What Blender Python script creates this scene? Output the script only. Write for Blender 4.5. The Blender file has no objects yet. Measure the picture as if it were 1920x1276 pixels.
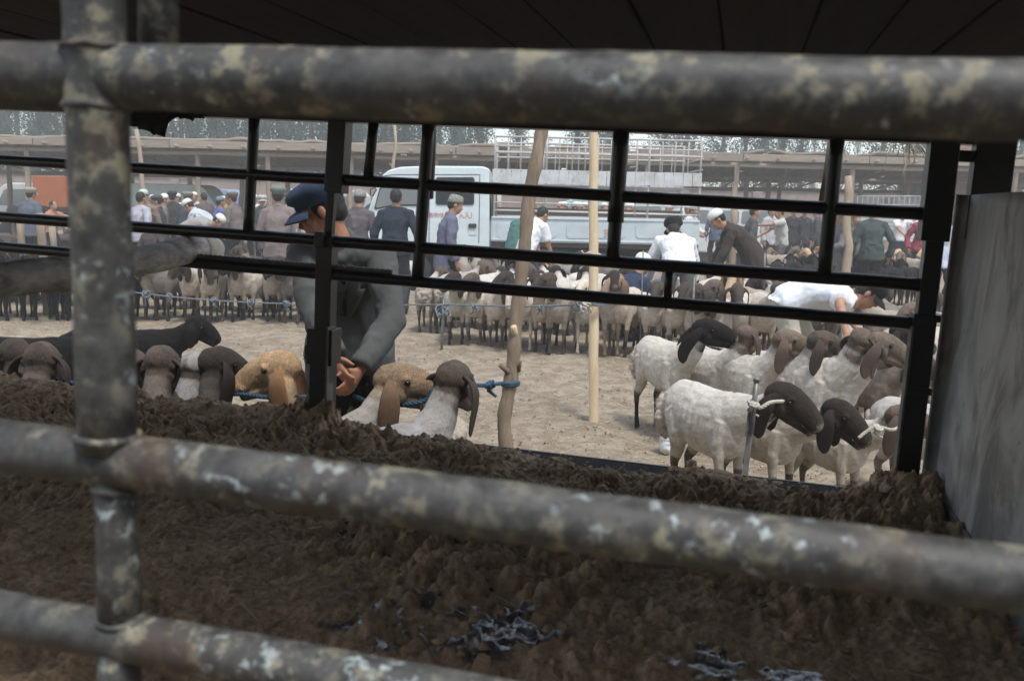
import bpy, bmesh, math, random
import numpy as np
from mathutils import Vector, Matrix, kdtree

random.seed(7)
RNG = np.random.default_rng(11)
scene = bpy.context.scene
COL = scene.collection
R = math.radians

# ------------------------------------------------------------------ camera
F_PX, CX, CY, CAM_H = 1740.0, 960.0, 638.0, 1.62
PITCH, ROLL = math.atan((638 - 380) / F_PX), R(1.2)
_f = Vector((0, math.cos(PITCH), -math.sin(PITCH)))
_r0 = Vector((1, 0, 0)); _u0 = Vector((0, math.sin(PITCH), math.cos(PITCH)))
_r = _r0 * math.cos(ROLL) + _u0 * math.sin(ROLL)
_u = -_r0 * math.sin(ROLL) + _u0 * math.cos(ROLL)
cam_data = bpy.data.cameras.new('camera')
cam = bpy.data.objects.new('camera', cam_data); COL.objects.link(cam)
cam_data.sensor_width = 36.0
cam_data.lens = F_PX / 1920 * 36
cam_data.clip_start = 0.05
cam_data.clip_end = 2000
cam_data.dof.use_dof = True
cam_data.dof.focus_distance = 5.2
cam_data.dof.aperture_fstop = 6.5
_m = Matrix((_r, _u, -_f)).transposed().to_4x4()
_m.translation = Vector((0, 0, CAM_H))
cam.matrix_world = _m
scene.camera = cam

# ------------------------------------------------------------------ world, sun, exposure
SUN_EL, SUN_AZ = R(67), R(152)       # hazy high sun from behind the right shoulder
world = bpy.data.worlds.new('World'); scene.world = world; world.use_nodes = True
wn = world.node_tree.nodes; wl = world.node_tree.links
bg = wn['Background']
sky = wn.new('ShaderNodeTexSky'); sky.sky_type = 'NISHITA'; sky.sun_disc = False
sky.sun_elevation = SUN_EL; sky.sun_rotation = SUN_AZ
sky.dust_density = 1.2; sky.air_density = 1.0; sky.ozone_density = 1.0
hsv = wn.new('ShaderNodeHueSaturation'); hsv.inputs['Saturation'].default_value = 0.6
wl.new(sky.outputs[0], hsv.inputs['Color']); wl.new(hsv.outputs[0], bg.inputs[0])
bg.inputs[1].default_value = 0.115
sun_d = bpy.data.lights.new('sun', 'SUN'); sun_d.energy = 1.5; sun_d.angle = R(12); sun_d.color = (1.0, .975, .94)
sun = bpy.data.objects.new('sun', sun_d); COL.objects.link(sun)
_sd = Vector((math.sin(SUN_AZ) * math.cos(SUN_EL), math.cos(SUN_AZ) * math.cos(SUN_EL), math.sin(SUN_EL)))
sun.rotation_euler = (-_sd).to_track_quat('-Z', 'Y').to_euler()
scene.render.engine = 'CYCLES'
scene.cycles.use_denoising = True
scene.cycles.max_bounces = 6
scene.cycles.diffuse_bounces = 4
scene.cycles.glossy_bounces = 3
scene.cycles.transmission_bounces = 4
scene.cycles.volume_bounces = 1
scene.cycles.volume_step_rate = 4
scene.cycles.caustics_reflective = False
scene.cycles.caustics_refractive = False
scene.view_settings.view_transform = 'Standard'
scene.view_settings.look = 'None'
scene.view_settings.exposure = 1.12
scene.view_settings.gamma = 1.0

# ------------------------------------------------------------------ placement helpers (world metres)
CAM = Vector((0, 0, CAM_H))
def ray(px, py): return _r * ((px - CX) / F_PX) - _u * ((py - CY) / F_PX) + _f
def ground(px, py, z=0.0):
    d = ray(px, py); return CAM + d * ((z - CAM_H) / d.z)
def at(px, py, depth): return CAM + ray(px, py) * depth

# ------------------------------------------------------------------ mesh helpers
def link(o, parent=None):
    COL.objects.link(o)
    if parent is not None: o.parent = parent
    return o
def tag(o, label=None, cat=None, group=None, kind=None):
    if label: o['label'] = label
    if cat: o['category'] = cat
    if group: o['group'] = group
    if kind: o['kind'] = kind
    return o
def empty(name, loc=(0, 0, 0), rz=0):
    o = bpy.data.objects.new(name, None); o.empty_display_size = .1
    o.location = loc; o.rotation_euler = (0, 0, rz); COL.objects.link(o); return o
def new_mesh(name, V, Fc, mats=(), smooth=True):
    me = bpy.data.meshes.new(name)
    me.from_pydata([tuple(v) for v in V], [], [tuple(f) for f in Fc])
    for m in (mats if isinstance(mats, (list, tuple)) else [mats]): me.materials.append(m)
    if smooth: me.polygons.foreach_set('use_smooth', [True] * len(me.polygons))
    me.update(); return me
def put(name, me, parent=None, loc=None, rot=None, color=None):
    o = bpy.data.objects.new(name, me)
    if loc is not None: o.location = loc
    if rot is not None: o.rotation_euler = rot
    if color is not None: o.color = color if len(color) == 4 else (*color, 1)
    return link(o, parent)

class MB:
    """collects closed shapes, builds one mesh"""
    def __init__(s): s.V = []; s.F = []; s.A = []; s.mi = []; s.cur = 0
    def add(s, V, Fc, attr=(0, 0, 0)):
        n = len(s.V); s.V += [Vector(v) for v in V]; s.F += [tuple(i + n for i in f) for f in Fc]
        if isinstance(attr, list): s.A += attr
        else: s.A += [attr] * len(V)
        s.mi += [s.cur] * len(Fc)
    def box(s, c, size, rot=None, bevel=0.0):
        hx, hy, hz = [k / 2 for k in size]; c = Vector(c)
        if bevel <= 0:
            vs = [Vector((x, y, z)) for x in (-hx, hx) for y in (-hy, hy) for z in (-hz, hz)]
            fs = [(0, 1, 3, 2), (4, 6, 7, 5), (0, 4, 5, 1), (2, 3, 7, 6), (0, 2, 6, 4), (1, 5, 7, 3)]
        else:
            bm = bmesh.new(); bmesh.ops.create_cube(bm, size=1)
            for v in bm.verts: v.co = Vector((v.co.x * hx * 2, v.co.y * hy * 2, v.co.z * hz * 2))
            bmesh.ops.bevel(bm, geom=bm.edges[:], offset=bevel, segments=2, affect='EDGES', profile=.6)
            bm.verts.ensure_lookup_table()
            vs = [v.co.copy() for v in bm.verts]; fs = [[v.index for v in f.verts] for f in bm.faces]; bm.free()
        if rot is not None: vs = [rot @ v for v in vs]
        s.add([v + c for v in vs], fs)
    def tube(s, pts, rads, hint=(0, 0, 1), n=10, attrs=None, cap=.55):
        pts = [Vector(p) for p in pts]; hint = Vector(hint)
        if not isinstance(rads, (list, tuple)): rads = [rads] * len(pts)
        V = []; A = []; k = len(pts); side0 = None
        for i, p in enumerate(pts):
            t = (pts[min(i + 1, k - 1)] - pts[max(i - 1, 0)])
            if t.length < 1e-9: t = Vector((0, 0, 1))
            t.normalize()
            sd = hint.cross(t)
            if sd.length < .15: sd = side0 - t * side0.dot(t) if side0 is not None else t.orthogonal()
            sd.normalize()
            if side0 is not None and sd.dot(side0) < 0: sd = -sd
            side0 = sd; nn = t.cross(sd)
            a, b = rads[i] if isinstance(rads[i], (tuple, list)) else (rads[i], rads[i])
            for j in range(n):
                g = 2 * math.pi * j / n
                V.append(p + sd * (a * math.cos(g)) + nn * (b * math.sin(g)))
                A.append(attrs[i] if attrs else (0, 0, 0))
        def mx(r): return min(r) if isinstance(r, (tuple, list)) else r
        V.append(pts[0] - (pts[1] - pts[0]).normalized() * mx(rads[0]) * cap); A.append(attrs[0] if attrs else (0, 0, 0))
        V.append(pts[-1] + (pts[-1] - pts[-2]).normalized() * mx(rads[-1]) * cap); A.append(attrs[-1] if attrs else (0, 0, 0))
        Fc = []
        for i in range(k - 1):
            for j in range(n):
                a0 = i * n + j; a1 = i * n + (j + 1) % n
                Fc.append((a0, a1, a1 + n, a0 + n))
        s0, e0 = k * n, k * n + 1
        for j in range(n):
            Fc.append((s0, (j + 1) % n, j)); Fc.append((e0, (k - 1) * n + j, (k - 1) * n + (j + 1) % n))
        s.add(V, Fc, A)
    def ball(s, c, rad, m=None, n=12, k=8, attr=(0, 0, 0)):
        c = Vector(c); rad = rad if isinstance(rad, (tuple, list)) else (rad,) * 3
        V = []; Fc = []
        for i in range(1, k):
            ph = math.pi * i / k
            for j in range(n):
                g = 2 * math.pi * j / n
                V.append(Vector((rad[0] * math.sin(ph) * math.cos(g), rad[1] * math.sin(ph) * math.sin(g), rad[2] * math.cos(ph))))
        V += [Vector((0, 0, rad[2])), Vector((0, 0, -rad[2]))]
        for i in range(k - 2):
            for j in range(n):
                a = i * n + j; b = i * n + (j + 1) % n
                Fc.append((a, a + n, b + n, b))
        t, bt = len(V) - 2, len(V) - 1
        for j in range(n):
            Fc.append((t, j, (j + 1) % n)); Fc.append((bt, (k - 2) * n + (j + 1) % n, (k - 2) * n + j))
        if m is not None: V = [m @ v for v in V]
        s.add([v + c for v in V], Fc, attr)
    def mesh(s, name, mats, smooth=True):
        me = new_mesh(name, s.V, s.F, mats, smooth)
        if any(s.mi): me.polygons.foreach_set('material_index', s.mi)
        return me
    def build(s, name, mats, parent=None, smooth=True, **k): return put(name, s.mesh(name, mats, smooth), parent, **k)

_tmp_scene = bpy.data.scenes.new('tmp')
def remesh(mb, voxel, smooth=3, dec=None):
    """fuse the collected shapes into one continuous skin; returns (V, F, A) with blended attributes"""
    me = new_mesh('tmp', mb.V, mb.F)
    o = bpy.data.objects.new('tmp', me); _tmp_scene.collection.objects.link(o)
    m = o.modifiers.new('r', 'REMESH'); m.mode = 'VOXEL'; m.voxel_size = voxel
    if smooth:
        m = o.modifiers.new('s', 'SMOOTH'); m.factor = .5; m.iterations = smooth
    if dec:
        m = o.modifiers.new('d', 'DECIMATE'); m.ratio = dec
    vl = _tmp_scene.view_layers[0]; vl.update(); dg = vl.depsgraph
    e = o.evaluated_get(dg); out = e.to_mesh()
    n = len(out.vertices); V = np.empty(n * 3); out.vertices.foreach_get('co', V); V = V.reshape(-1, 3)
    Fc = [tuple(p.vertices) for p in out.polygons]
    e.to_mesh_clear()
    bpy.data.objects.remove(o); bpy.data.meshes.remove(me)
    S = np.array([tuple(v) for v in mb.V]); A = np.array(mb.A, float)
    kd = kdtree.KDTree(len(S))
    for i, p in enumerate(S): kd.insert(p, i)
    kd.balance(); outA = np.zeros((n, 3))
    if np.ptp(A) > 0:
        for i in range(n):
            w = 0; acc = 0
            for (_, j, d) in kd.find_n(V[i], 4):
                q = 1 / (d + .004) ** 2; w += q; acc = acc + A[j] * q
            outA[i] = acc / w
    return V, Fc, outA

def vnormals(V, Fc):
    N = np.zeros_like(V)
    T = np.array([f[:3] for f in Fc]); n = np.cross(V[T[:, 1]] - V[T[:, 0]], V[T[:, 2]] - V[T[:, 0]])
    for k in range(3): np.add.at(N, T[:, k], n)
    Q = np.array([(f[0], f[2], f[3]) for f in Fc if len(f) == 4])
    if len(Q):
        n = np.cross(V[Q[:, 1]] - V[Q[:, 0]], V[Q[:, 2]] - V[Q[:, 0]])
        for k in range(3): np.add.at(N, Q[:, k], n)
    return N / (np.linalg.norm(N, axis=1, keepdims=True) + 1e-12)

def _hash(i, j, k, seed):
    h = (i.astype(np.int64) * 374761393 + j.astype(np.int64) * 668265263 + k.astype(np.int64) * 2147483647 + seed * 974634177) & 0xffffffff
    h = ((h ^ (h >> 13)) * 1274126177) & 0xffffffff
    return ((h ^ (h >> 16)) & 0xffff) / 65535.0
def vnoise(P, freq=1.0, seed=0):
    """smooth value noise in -1..1 at points P (n,3)"""
    Q = np.asarray(P, float) * np.asarray(freq, float); I = np.floor(Q); f = Q - I; f = f * f * (3 - 2 * f); I = I.astype(np.int64)
    r = 0
    for a in (0, 1):
        for b in (0, 1):
            for c in (0, 1):
                w = (f[:, 0] if a else 1 - f[:, 0]) * (f[:, 1] if b else 1 - f[:, 1]) * (f[:, 2] if c else 1 - f[:, 2])
                r = r + w * _hash(I[:, 0] + a, I[:, 1] + b, I[:, 2] + c, seed)
    return r * 2 - 1
def fbm(P, freq, octv=4, seed=0, gain=.5):
    r = 0; a = 1.0; fr = np.asarray(freq, float)
    for o in range(octv):
        r = r + a * vnoise(P, fr, seed + o * 17); fr = fr * 2.03; a *= gain
    return r

# ------------------------------------------------------------------ material helpers
class NT:
    def __init__(s, name):
        s.m = bpy.data.materials.new(name); s.m.use_nodes = True
        s.t = s.m.node_tree; s.n = s.t.nodes; s.l = s.t.links
        s.b = s.n['Principled BSDF']; s.out = s.n['Material Output']
    def new(s, t, **k):
        x = s.n.new(t)
        for a, v in k.items(): setattr(x, a, v)
        return x
    def lk(s, a, b): s.l.new(a, b)
    def coord(s, kind='Object'): return s.new('ShaderNodeTexCoord').outputs[kind]
    def map(s, src, scale=(1, 1, 1), loc=(0, 0, 0)):
        m = s.new('ShaderNodeMapping'); s.lk(src, m.inputs[0]); m.inputs['Scale'].default_value = scale
        m.inputs['Location'].default_value = loc; return m.outputs[0]
    def noise(s, src, scale, detail=4, rough=.55, dist=0):
        x = s.new('ShaderNodeTexNoise'); s.lk(src, x.inputs['Vector'])
        x.inputs['Scale'].default_value = scale; x.inputs['Detail'].default_value = detail
        x.inputs['Roughness'].default_value = rough; x.inputs['Distortion'].default_value = dist
        return x.outputs[0]
    def voro(s, src, scale, feature='F1'):
        x = s.new('ShaderNodeTexVoronoi', feature=feature); s.lk(src, x.inputs['Vector'])
        x.inputs['Scale'].default_value = scale; return x.outputs['Distance']
    def ramp(s, src, stops):
        x = s.new('ShaderNodeValToRGB'); s.lk(src, x.inputs[0]); e = x.color_ramp.elements
        while len(e) < len(stops): e.new(.5)
        for i, (p, c) in enumerate(stops):
            e[i].position = p
            e[i].color = (c, c, c, 1) if isinstance(c, (int, float)) else (*c, 1)
        return x.outputs[0]
    def mix(s, fac, a, b, mode='MIX'):
        x = s.new('ShaderNodeMix', data_type='RGBA', blend_type=mode)
        for sock, v in ((x.inputs['Factor'], fac), (x.inputs['A'], a), (x.inputs['B'], b)):
            if hasattr(v, 'links') or hasattr(v, 'is_linked'): s.lk(v, sock)
            elif isinstance(v, (int, float)): sock.default_value = v if sock.type == 'VALUE' else (v, v, v, 1)
            else: sock.default_value = (*v, 1) if len(v) == 3 else v
        return x.outputs['Result']
    def math(s, op, a, b=0.0, clamp=False):
        x = s.new('ShaderNodeMath', operation=op, use_clamp=clamp)
        for i, v in enumerate((a, b)):
            if hasattr(v, 'is_linked'): s.lk(v, x.inputs[i])
            else: x.inputs[i].default_value = v
        return x.outputs[0]
    def set(s, **k):
        for a, v in k.items():
            sock = s.b.inputs[{'color': 'Base Color', 'rough': 'Roughness', 'metal': 'Metallic', 'spec': 'Specular IOR Level', 'sheen': 'Sheen Weight', 'alpha': 'Alpha'}[a]]
            if hasattr(v, 'is_linked'): s.lk(v, sock)
            elif sock.type == 'RGBA': sock.default_value = (*v, 1)
            else: sock.default_value = v
        return s
    def bump(s, h, strength=.4, dist=.01, prev=None):
        x = s.new('ShaderNodeBump'); x.inputs['Strength'].default_value = strength; x.inputs['Distance'].default_value = dist
        s.lk(h, x.inputs['Height'])
        if prev is not None: s.lk(prev, x.inputs['Normal'])
        s.lk(x.outputs[0], s.b.inputs['Normal']); return x.outputs[0]

def simple_mat(name, c1, c2, scale=8, rough=.7, bump=.3, bscale=60, bdist=.004, metal=0.0, stretch=(1, 1, 1), detail=5, spec=.35):
    t = NT(name); co = t.map(t.coord(), stretch)
    n = t.noise(co, scale, detail)
    t.set(color=t.mix(t.ramp(n, [(.3, 0.0), (.7, 1.0)]), c1, c2), rough=rough, metal=metal, spec=spec)
    if bump: t.bump(t.noise(co, bscale, 4), bump, bdist)
    return t.m
# ================================================================== materials of the livestock truck
def mat_chipped():
    t = NT('chipped_paint'); oi = t.new('ShaderNodeObjectInfo'); co = t.coord()
    add = t.new('ShaderNodeVectorMath', operation='ADD'); t.lk(co, add.inputs[0])
    sc = t.new('ShaderNodeVectorMath', operation='SCALE'); t.lk(oi.outputs['Random'], sc.inputs['Scale']); sc.inputs[0].default_value = (7, 5, 9)
    t.lk(sc.outputs[0], add.inputs[1]); co = add.outputs[0]
    big = t.noise(co, 9, 4); mid = t.noise(co, 38, 7, .68); fine = t.noise(co, 120, 5, .7)
    base = t.mix(t.ramp(mid, [(.35, 0.0), (.65, 1.0)]), (.042, .042, .040), (.112, .112, .106))
    m1 = t.math('MULTIPLY', t.ramp(mid, [(.52, 0.0), (.59, 1.0)]), t.ramp(big, [(.38, 0.0), (.55, 1.0)]))
    c = t.mix(m1, base, (.27, .25, .175))
    m2 = t.math('MULTIPLY', t.ramp(t.noise(t.map(co, (1, 1, 1), (3, 1, 4)), 55, 6, .68), [(.57, 0.0), (.63, 1.0)]), t.ramp(t.noise(t.map(co, (1, 1, 1), (9, 2, 5)), 7, 3), [(.47, 0.0), (.58, 1.0)]))
    c = t.mix(m2, c, (.40, .46, .46))
    m3 = t.ramp(t.noise(t.map(co, (1, 1, 1), (5, 7, 2)), 9, 5, .6), [(.55, 0.0), (.70, 1.0)])
    c = t.mix(t.math('MULTIPLY', m3, .8), c, (.075, .05, .035))
    c = t.mix(t.ramp(fine, [(.60, 0.0), (.72, 1.0)]), c, (.03, .028, .028))
    t.set(color=c, rough=t.ramp(mid, [(.3, .42), (.7, .75)]), spec=.4)
    t.bump(t.math('ADD', mid, t.math('MULTIPLY', fine, .5)), .5, .002)
    return t.m
M_CHIP = mat_chipped()
M_BLACK = simple_mat('black_painted_steel', (.0045, .004, .0038), (.014, .0115, .010), 14, .32, .4, 90, .0015, spec=.45)
M_RUST = simple_mat('worn_grey_steel', (.09, .085, .08), (.20, .19, .17), 18, .6, .4, 80, .002)
def mat_panel():
    t = NT('dusty_sheet_steel'); co = t.coord()
    streak = t.noise(t.map(co, (2.2, 2.2, .5)), 2.2, 5, .55, .8); n = t.noise(t.map(co, (1, 1, .6)), 3.2, 6, .62, 1.2); sp = t.noise(co, 60, 3); scr = t.noise(t.map(co, (20, 20, 2)), 6, 4, .6)
    c = t.mix(t.ramp(streak, [(.38, 0.0), (.62, 1.0)]), (.22, .215, .205), (.44, .435, .42))
    c = t.mix(t.ramp(n, [(.47, 0.0), (.60, .8)]), c, (.60, .595, .58))
    c = t.mix(t.ramp(sp, [(.70, 0.0), (.75, .7)]), c, (.08, .07, .06)); c = t.mix(t.ramp(scr, [(.58, 0.0), (.72, .25)]), c, (.60, .59, .57))
    c = t.mix(t.ramp(t.noise(t.map(co, (2, 2, 1.2), (2, 4, 1)), 3, 6, .65, .5), [(.53, 0.0), (.64, .6)]), c, (.17, .135, .10))
    t.set(color=c, rough=.55, spec=.4, metal=.2); t.bump(t.noise(co, 5, 3), .2, .01); return t.m
M_PANEL = mat_panel()
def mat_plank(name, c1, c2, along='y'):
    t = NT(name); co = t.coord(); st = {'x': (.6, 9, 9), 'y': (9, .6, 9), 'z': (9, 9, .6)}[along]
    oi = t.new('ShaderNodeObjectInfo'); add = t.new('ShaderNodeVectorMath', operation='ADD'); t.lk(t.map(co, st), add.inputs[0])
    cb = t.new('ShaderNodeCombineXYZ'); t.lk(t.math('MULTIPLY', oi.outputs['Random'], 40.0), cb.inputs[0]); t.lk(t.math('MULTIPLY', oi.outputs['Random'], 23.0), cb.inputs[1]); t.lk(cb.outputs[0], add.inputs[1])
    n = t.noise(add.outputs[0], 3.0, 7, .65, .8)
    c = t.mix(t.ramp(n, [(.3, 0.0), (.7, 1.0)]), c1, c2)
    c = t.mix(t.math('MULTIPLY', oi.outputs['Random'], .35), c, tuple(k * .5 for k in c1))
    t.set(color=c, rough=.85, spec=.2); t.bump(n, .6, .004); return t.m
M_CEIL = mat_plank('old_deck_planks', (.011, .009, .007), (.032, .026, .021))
def mat_manure():
    t = NT('trodden_manure'); co = t.coord(); a = t.new('ShaderNodeAttribute', attribute_name='wet').outputs['Fac']
    n = t.noise(co, 9, 6, .65); f = t.noise(co, 70, 6, .7)
    dry = t.mix(t.ramp(n, [(.3, 0.0), (.7, 1.0)]), (.32, .20, .105), (.58, .405, .235))
    dry = t.mix(t.ramp(f, [(.35, .75), (.6, 0.0)]), dry, (.13, .085, .050))
    dry = t.mix(t.ramp(t.noise(co, 160, 2), [(.66, 0.0), (.72, .7)]), dry, (.42, .35, .24))
    wet = t.mix(t.ramp(f, [(.35, 0.0), (.7, 1.0)]), (.016, .012, .009), (.045, .033, .024))
    k = t.ramp(a, [(.15, 0.0), (.6, 1.0)])
    t.set(color=t.mix(k, dry, wet), spec=.75, rough=t.ramp(t.math('ADD', a, t.math('MULTIPLY', t.math('SUBTRACT', f, .5), .9)), [(.40, .92), (.70, .07)]))
    t.b.inputs['Coat Roughness'].default_value = .06; t.b.inputs['Coat IOR'].default_value = 1.7; t.lk(t.ramp(a, [(.30, 0.0), (.55, 1.0)]), t.b.inputs['Coat Weight'])
    p = t.bump(f, .8, .009); t.bump(t.noise(co, 240, 3), .5, .003, p); return t.m
M_MANURE = mat_manure()
M_BARK_LOG = simple_mat('weathered_log', (.24, .21, .175), (.68, .63, .56), 26, .85, .9, 34, .012, stretch=(.6, .5, 1.4), detail=8)

# ================================================================== the livestock truck we look through
_w = (_r * 430 + _u * 248 + _f * 1740).normalized()
_ua = (_r * 7410 - _u * 665 - _f * 1740); _ua = (_ua - _w * _ua.dot(_w)).normalized()
_va = -_w.cross(_ua)
if _va.z < 0: _va = -_va
DECK = 1.6
TM = Matrix((_ua, _w, _va)).transposed().to_4x4(); TM.translation = CAM - _va * DECK
truck = empty('livestock_truck'); truck.matrix_world = TM
tag(truck, 'double-deck livestock truck of dark steel pipes with manure-covered floor, seen through its bars', 'truck')
def L(u, w, v): return Vector((u, w, v + DECK))
WN, WF, FLOOR_V, CEIL_V = .68, 2.70, -.765, .30
def pipe(name, a, b, r, mat, n=20, sag=0.0, dent=0.0, seed=0):
    mb = MB(); a = Vector(a); b = Vector(b); k = max(2, int((b - a).length / .05)); pts = []; rr = []
    rnd = random.Random(seed)
    for i in range(k + 1):
        s = i / k; p = a.lerp(b, s); p.z -= sag * math.sin(math.pi * s)
        p += Vector((rnd.uniform(-1, 1), rnd.uniform(-1, 1), rnd.uniform(-1, 1))) * dent
        pts.append(p); rr.append(r * (1 + rnd.uniform(-.02, .02)))
    mb.tube(pts, rr, hint=(.3, .9, .2) if abs((b - a).normalized().y) < .8 else (1, 0, 0), n=n, cap=.05)
    return mb.build(name, mat, truck)
def bar(name, c, size, mat=None, bevel=.003, rot=None):
    mb = MB(); mb.box(c, size, rot, bevel); return mb.build(name, mat or M_BLACK, truck, smooth=False)
def weld(c, r, mat, axis='z', seed=0):
    """lumpy weld collar where an upright meets a rail"""
    mb = MB(); pts = []; rd = random.Random(seed)
    for j in range(17):
        g = 2 * math.pi * j / 16; q = r * (1 + rd.uniform(-.04, .04))
        pts.append(Vector(c) + (Vector((q * math.cos(g), q * math.sin(g), rd.uniform(-.001, .001))) if axis == 'z' else Vector((rd.uniform(-.001, .001), q * math.cos(g), q * math.sin(g)))))
    mb.tube(pts, [rd.uniform(.0022, .004) for _ in pts], n=8); return mb.build('weld_seam', mat, truck)
# near side: two heavy rails, a low rail and an upright, all chipped
pipe('side_rail', L(-3.2, WN, .078), L(1.1, WN, .079), .0262, M_CHIP, 32, dent=.0006, seed=1)
pipe('side_rail', L(-3.2, WN, -.247), L(1.1, WN, -.243), .0235, M_CHIP, 32, dent=.0006, seed=2)
pipe('side_rail', L(-3.2, WN, -.412), L(1.1, WN, -.405), .0215, M_CHIP, 32, dent=.0006, seed=3)
pipe('upright', L(-.524, WN - .004, .32), L(-.513, WN - .004, -.235), .0245, M_CHIP, 32, dent=.0005, seed=4)
pipe('upright', L(-.510, WN + .002, -.25), L(-.508, WN + .002, -.40), .0185, M_CHIP, 28, seed=5)
pipe('upright', L(-.508, WN, -.41), L(-.506, WN, -.80), .0185, M_CHIP, 28, seed=6)
pipe('upright', L(-.505, WN + .06, .32), L(-.505, WN + .06, .10), .017, M_CHIP, 24, seed=7)
pipe('upright', L(.86, WN, .32), L(.86, WN, -.80), .0245, M_CHIP, 24, seed=8)
pipe('upright', L(-1.95, WN, .32), L(-1.95, WN, -.80), .0245, M_CHIP, 24, seed=9)
weld(L(-.513, WN - .004, -.2225), .0250, M_CHIP, seed=1); weld(L(-.509, WN + .002, -.2695), .0190, M_CHIP, seed=2)
weld(L(-.508, WN + .002, -.392), .0190, M_CHIP, seed=3); weld(L(-.519, WN - .004, .0545), .0250, M_CHIP, seed=4); weld(L(-.52, WN - .004, .101), .0250, M_CHIP, seed=5)
# far side: header beam, three rails and their uprights
bar('header_beam', L(-1.33, WF + .01, .245), (4.0, .06, .10))
pipe('side_rail', L(-3.3, WF, .035), L(.50, WF, .010), .0178, M_BLACK, 18, dent=.0007, seed=11)
pipe('side_rail', L(-3.3, WF, -.158), L(.50, WF, -.179), .0185, M_BLACK, 18, dent=.0007, seed=12)
pipe('side_rail', L(-3.3, WF, -.259), L(.50, WF, -.286), .0178, M_BLACK, 18, dent=.0007, seed=13)
def upright(u0, v0, u1, v1, wd, name='upright', w=WF, dep=None):
    mb = MB(); a = L(u0, w, v0); b = L(u1, w, v1); ax = (b - a).normalized()
    rot = Vector((0, 0, 1)).rotation_difference(-ax).to_matrix()
    mb.box((a + b) / 2, (wd, dep or wd, (b - a).length), rot, .003)
    return mb.build(name, M_BLACK, truck, smooth=False)
pipe('upright', L(-1.505, WF, .20), L(-1.522, WF, -.16), .0175, M_BLACK, 16, seed=21)
pipe('upright', L(-1.105, WF, .20), L(-1.118, WF, .03), .016, M_BLACK, 16, seed=22)
pipe('upright', L(-.930, WF, .20), L(-.946, WF, -.265), .0195, M_BLACK, 16, seed=23)
pipe('upright', L(-.351, WF, .20), L(-.350, WF, -.165), .0195, M_BLACK, 16, seed=24)
pipe('sleeve', L(-.351, WF, .205), L(-.350, WF, -.06), .0235, M_BLACK, 16, seed=25)
pipe('upright', L(.236, WF, .20), L(.238, WF, -.17), .0195, M_BLACK, 16, seed=26)
pipe('upright', L(-.185, WF, -.175), L(-.184, WF, -.275), .0125, M_BLACK, 14, seed=27)
# the stepped stake left of centre
upright(-1.213, .20, -1.222, -.02, .058, 'stake'); upright(-1.235, .0, -1.243, -.16, .026, 'stake')
upright(-1.249, -.15, -1.250, -.50, .054, 'stake', dep=.05); upright(-1.252, -.46, -1.254, -.775, .068, 'stake', dep=.06)
upright(-1.252, -.445, -1.252, -.56, .086, 'hinge_bracket', dep=.075)
upright(-1.297, -.50, -1.297, -.545, .02, 'hinge_bracket', dep=.05)
bar('clamp', L(-1.258, WF - .03, -.165), (.03, .03, .05))
mb = MB(); mb.box(L(-1.222, WF - .02, -.60), (.006, .05, .33), None, .001); mb.build('edge_strip', M_RUST, truck, smooth=False)
# corner stake at the right
upright(.503, .20, .506, -.06, .072, 'stake', dep=.07); upright(.508, -.05, .509, -.27, .046, 'stake', dep=.05)
upright(.506, -.26, .510, -.78, .060, 'stake', dep=.058)
upright(.513, -.255, .513, -.275, .075, 'hinge_bracket', dep=.07); upright(.511, -.455, .511, -.475, .072, 'hinge_bracket', dep=.066)
mb = MB(); mb.box(L(.476, WF - .022, -.52), (.006, .045, .46), None, .001); mb.build('edge_strip', M_RUST, truck, smooth=False)
bar('clamp', L(.575, WF, .165), (.075, .03, .03)); bar('upright', L(.622, WF - .02, .10), (.095, .06, .30)); bar('upright', L(.90, WF - .02, .10), (.05, .05, .30))
bar('end_beam', L(.585, 1.66, .27), (.06, 2.0, .06))
# end wall of dusty sheet steel with a rolled lip towards the far side
mb = MB()
prof = [(2.66, .548), (2.675, .553), (2.68, .562), (2.672, .572), (2.655, .576), (2.60, .572), (2.45, .570), (2.0, .570), (1.4, .572), (.9, .572), (.70, .572)]
V = []; Fc = []; NV = 26
for i, (w_, u_) in enumerate(prof):
    for j in range(NV):
        v_ = -.80 + (.865) * j / (NV - 1)
        bulge = .006 * math.sin(w_ * 5 + v_ * 3) * math.sin(v_ * 7) if i > 4 else 0
        V.append(L(u_ + bulge, w_, v_))
for i in range(len(prof) - 1):
    for j in range(NV - 1):
        a = i * NV + j; Fc.append((a, a + NV, a + NV + 1, a + 1))
mb.add(V, Fc); ep = mb.build('end_panel', M_PANEL, truck)
so = ep.modifiers.new('thick', 'SOLIDIFY'); so.thickness = .006; so.offset = -1
mb = MB(); mb.box(L(.566, 1.6, -.735), (.008, 1.9, .06), None, .001); mb.build('floor_strip', M_RUST, truck, smooth=False)
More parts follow.
